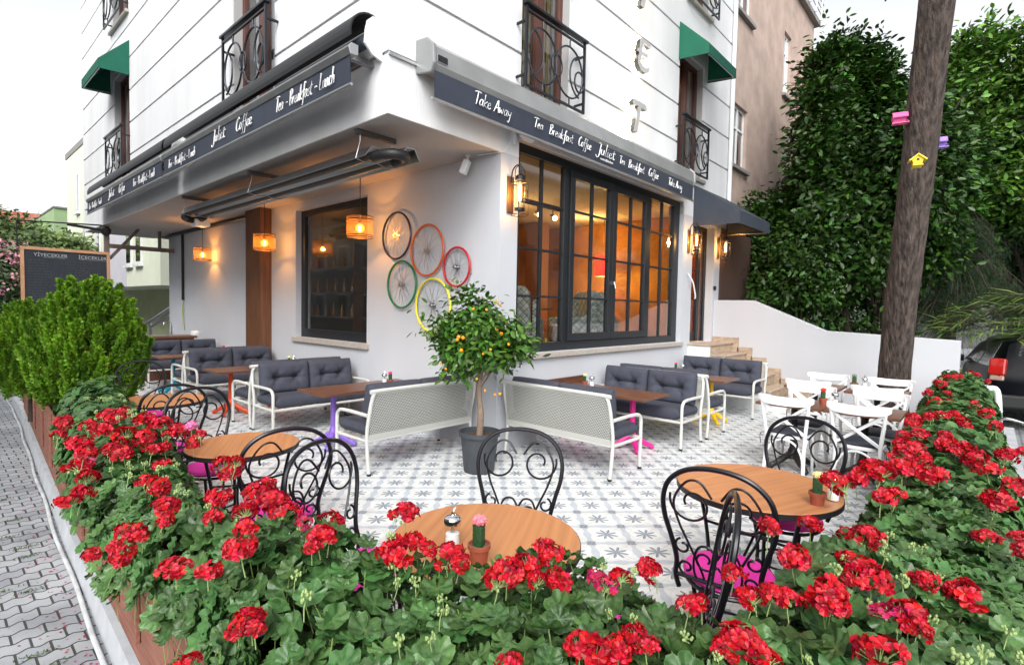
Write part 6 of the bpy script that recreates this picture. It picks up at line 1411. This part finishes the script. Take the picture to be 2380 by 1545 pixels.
f += [tuple(range(K-1, -1, -1)), tuple((len(ST)-1)*K+j for j in range(K))]
m = M(); m.add(v, f); b = m.obj('body', carm, t, smooth=True)
m = M(); m.add([(.045, -.60, 1.12), (.045, .60, 1.12), (.165, .50, 1.54), (.165, -.50, 1.54), (.02, -.60, 1.13), (.02, .60, 1.13), (.14, .50, 1.55), (.14, -.50, 1.55)], [(0, 1, 2, 3), (7, 6, 5, 4), (0, 4, 5, 1), (2, 6, 7, 3), (0, 3, 7, 4), (1, 5, 6, 2)]); m.obj('rear_window', gl, t)
for s_ in (-1, 1):
    m = M(); q = [(.45, 1.12), (1.35, 1.11), (1.35, 1.57), (.62, 1.55)]; q2 = [(1.43, 1.11), (2.35, 1.09), (2.2, 1.53), (1.43, 1.57)]; q3 = [(2.43, 1.09), (3.0, 1.06), (2.62, 1.45), (2.32, 1.51)]
    for w_ in (q, q2, q3):
        vv = [(x, s_*(.925-(z-1.06)*.50), z) for x, z in w_]; vv2 = [(x, s_*(.905-(z-1.06)*.50), z) for x, z in w_]; m.add(vv+vv2, [(0, 1, 2, 3), (7, 6, 5, 4), (0, 4, 5, 1), (1, 5, 6, 2), (2, 6, 7, 3), (3, 7, 4, 0)])
    m.obj('side_window', mat('car_side_glass', (.05, .06, .07), .08, spec=.6), t)
    rt = Matrix.Rotation(s_*R_(-24), 3, 'Z')@Matrix.Rotation(R_(10), 3, 'Y')
    m = M(); m.obox((.075, s_*.80, 1.13), (.12, .24, .30), rt); tl = m.obj('tail_light', mat('tail_red', (.60, .012, .008), .15, coat=1.), t, bevel=.03)
    m = M(); m.obox((.065, s_*.80, .93), (.12, .20, .09), rt); m.obj('reverse_lamp', mat('clear_lamp', (.55, .35, .28), .2), tl, bevel=.02)
    m = M(); m.obox((2.95, s_*1.03, 1.10), (.10, .20, .15), Matrix.Identity(3)); m.obj('side_mirror', carm, t, bevel=.03)
    for x in (.80, 3.45):
        m = M(); m.cyl((x, s_*.70, .36), (x, s_*.925, .36), .36, n=28); w_ = m.obj('wheel', mat('tyre', (.02, .02, .02), .85), t, smooth=True, bevel=.03); m = M(); m.cyl((x, s_*.90, .36), (x, s_*.935, .36), .23, n=10); m.obj('rim', steel, w_)
    m = M(); m.tube([(.6, s_*.58, 1.70), (.7, s_*.58, 1.74), (2.1, s_*.58, 1.74), (2.2, s_*.58, 1.69)], .018, 6); m.obj('roof_rail', steel, t)
m = M(); m.box(-.10, -.84, .42, .02, .84, .66); m.obj('rear_bumper', trimm, t, bevel=.04)
m = M()
for (rx, rz_, cz) in ((.085, .058, 0), (.034, .055, 0), (.062, .024, .022)): m.tube([(-.022, rx*math.cos(a), .985+cz+rz_*math.sin(a)) for a in np.linspace(0, 2*math.pi, 29)[:-1]], .006, 5, closed=True)
m.obj('emblem', chrome, t, smooth=True)
text('TOYOTA    RAV4', (-.03, .34, .865), .075, (R_(90), 0, R_(-90)), chrome, t, ext=.004)
# ================================================================== BICYCLE at the right edge
bp_ = Vector(atd(2405, 1140, 3.7)); t = thing('bicycle', 'yellow bicycle leaning outside the right geranium bed, cut by the frame', 'bicycle', (bp_.x, bp_.y-.02, -.3), R_(-6))
ym = mat('yellow_frame', (.80, .62, .02), .3, coat=.5)
for x in (0, 1.05):
    m = M(); m.tube([(x+.33*math.cos(a), 0, .34+.33*math.sin(a)) for a in np.linspace(0, 2*math.pi, 41)[:-1]], .018, 8, closed=True); w_ = m.obj('wheel', MAT['tyre'], t, smooth=True)
    m = M(); m.tube([(x+.305*math.cos(a), 0, .34+.305*math.sin(a)) for a in np.linspace(0, 2*math.pi, 41)[:-1]], .009, 6, closed=True)
    for k in range(24): a = k*math.pi/12; m.tube([(x, (-1)**k*.02, .34), (x+.3*math.cos(a), 0, .34+.3*math.sin(a))], .0015, 3)
    m.obj('rim', steel, w_)
m = M()
for a, b in (((0, 0, .34), (.42, 0, .36)), ((0, 0, .34), (.28, 0, .82)), ((.42, 0, .36), (.26, 0, .90)), ((.42, 0, .36), (.90, 0, .86)), ((.28, 0, .80), (.88, 0, .93)), ((1.05, 0, .34), (.86, 0, .98)), ((.86, 0, .98), (.83, 0, 1.10))): m.tube([a, b], .017, 8)
m.obj('frame', ym, t, smooth=True)
m = M(); m.tube(crv([(.70, .30, 1.14), (.86, .26, 1.16), (.88, .1, 1.12), (.84, 0, 1.10), (.88, -.1, 1.12), (.86, -.26, 1.16), (.70, -.30, 1.14)], 4), .012, 7); m.obj('handlebar', chrome, t, smooth=True)
m = M()
for s_ in (-1, 1): m.cyl((.72, s_*.30, 1.14), (.60, s_*.31, 1.13), .017, n=8)
m.obj('grip', blackm, t); m = M(); put(m, cushion(.27, .17, .06, pw=3), Matrix(), (.22, 0, .94)); m.obj('saddle', blackm, t, smooth=True)
m = M(); m.tube([(-.36*math.cos(a), 0, .34+.37*math.sin(a)) for a in np.linspace(.2, 2.2, 16)], .016, 6); m.obj('mudguard', chrome, t)
# bent white rail at the end of the garden wall
m = M(); q = Vector((6.75, -4.0, .3)); m.tube(crv([(6.75, -3.97, .0), (6.75, -3.99, .45), (6.78, -4.08, .56), (6.80, -4.30, .58), (6.82, -4.42, .50), (6.82, -4.46, -.2)], 5), .045, 10); tag(m.obj('bent_rail', wht, smooth=True), 'thick white bent pipe rail at the end of the garden wall', 'rail')

# ================================================================== EXTRA HEADS, PETALS, WEEDS
for i in range(26):
    for _ in range(80):
        x, y = g.uniform(-4.1, 5.4), g.uniform(-4.4, 1.3)
        q = np.array([[x, y]])
        if inpoly(q, POLY)[0] and math.hypot(x-CAM[0], y-CAM[1]) > 1.6 and segd(q, INN)[0][0] > .04 and segd(q, OUT)[0][0] > .04: break
    place(protos[g.randrange(5)], (x, y, float(hgt(q)[0])+g.uniform(.02, .05)), g.uniform(.034, .048), bed_of(x, y))
k = 260; tt = rng.random(k); yy_ = -1.6+7*tt**1.5; xx_ = np.interp(yy_, [p_[1] for p_ in LK], [p_[0] for p_ in LK])-.05-np.abs(rng.normal(size=k))*.12
P_ = np.stack([xx_, yy_, np.full(k, -.296)], 1)
k2 = 60; P2 = np.stack([rng.uniform(-3.2, -1.0, k2), rng.uniform(-3.6, -1.2, k2), np.full(k2, .004)], 1); P_ = np.concatenate([P_, P2])
X, Y, Z = frames(np.tile([[0, 0, 1.]], (len(P_), 1))+rng.normal(size=P_.shape)*.12)
tag(scatter('fallen_petals', [(0, 0, 0), (.5, .4, .12), (0, 1, .05), (-.5, .4, .12)], [(0, 1, 2, 3)], P_, X, Y, Z, .010+.010*rng.random(len(P_)), redm), 'dried red petals fallen along the kerb and on the tiles', 'petals', kind='stuff')
ctr = np.stack([rng.uniform(-4.6, -3.95, 26), rng.uniform(-1.2, 3., 26)], 1); P_ = np.repeat(ctr, 60, 0)+rng.normal(size=(1560, 2))*np.array([.05, .012]); P_ = np.concatenate([P_, np.full((1560, 1), -.298)], 1)
X, Y, Z = frames(rng.normal(size=P_.shape), hint=nrm(rng.normal(size=P_.shape)*.6+np.array([0, 0, 1.])))
tag(scatter('weeds', [(0, 0, 0), (.15, .5, 0), (0, 1, 0), (-.15, .5, 0)], [(0, 1, 2, 3)], P_, X, Y, Z, .012+.014*rng.random(len(P_)), mat('weed_green', (.06, .11, .03), .8, island=.4)), 'small weeds growing in the joints of the block paving', 'weeds', kind='stuff')
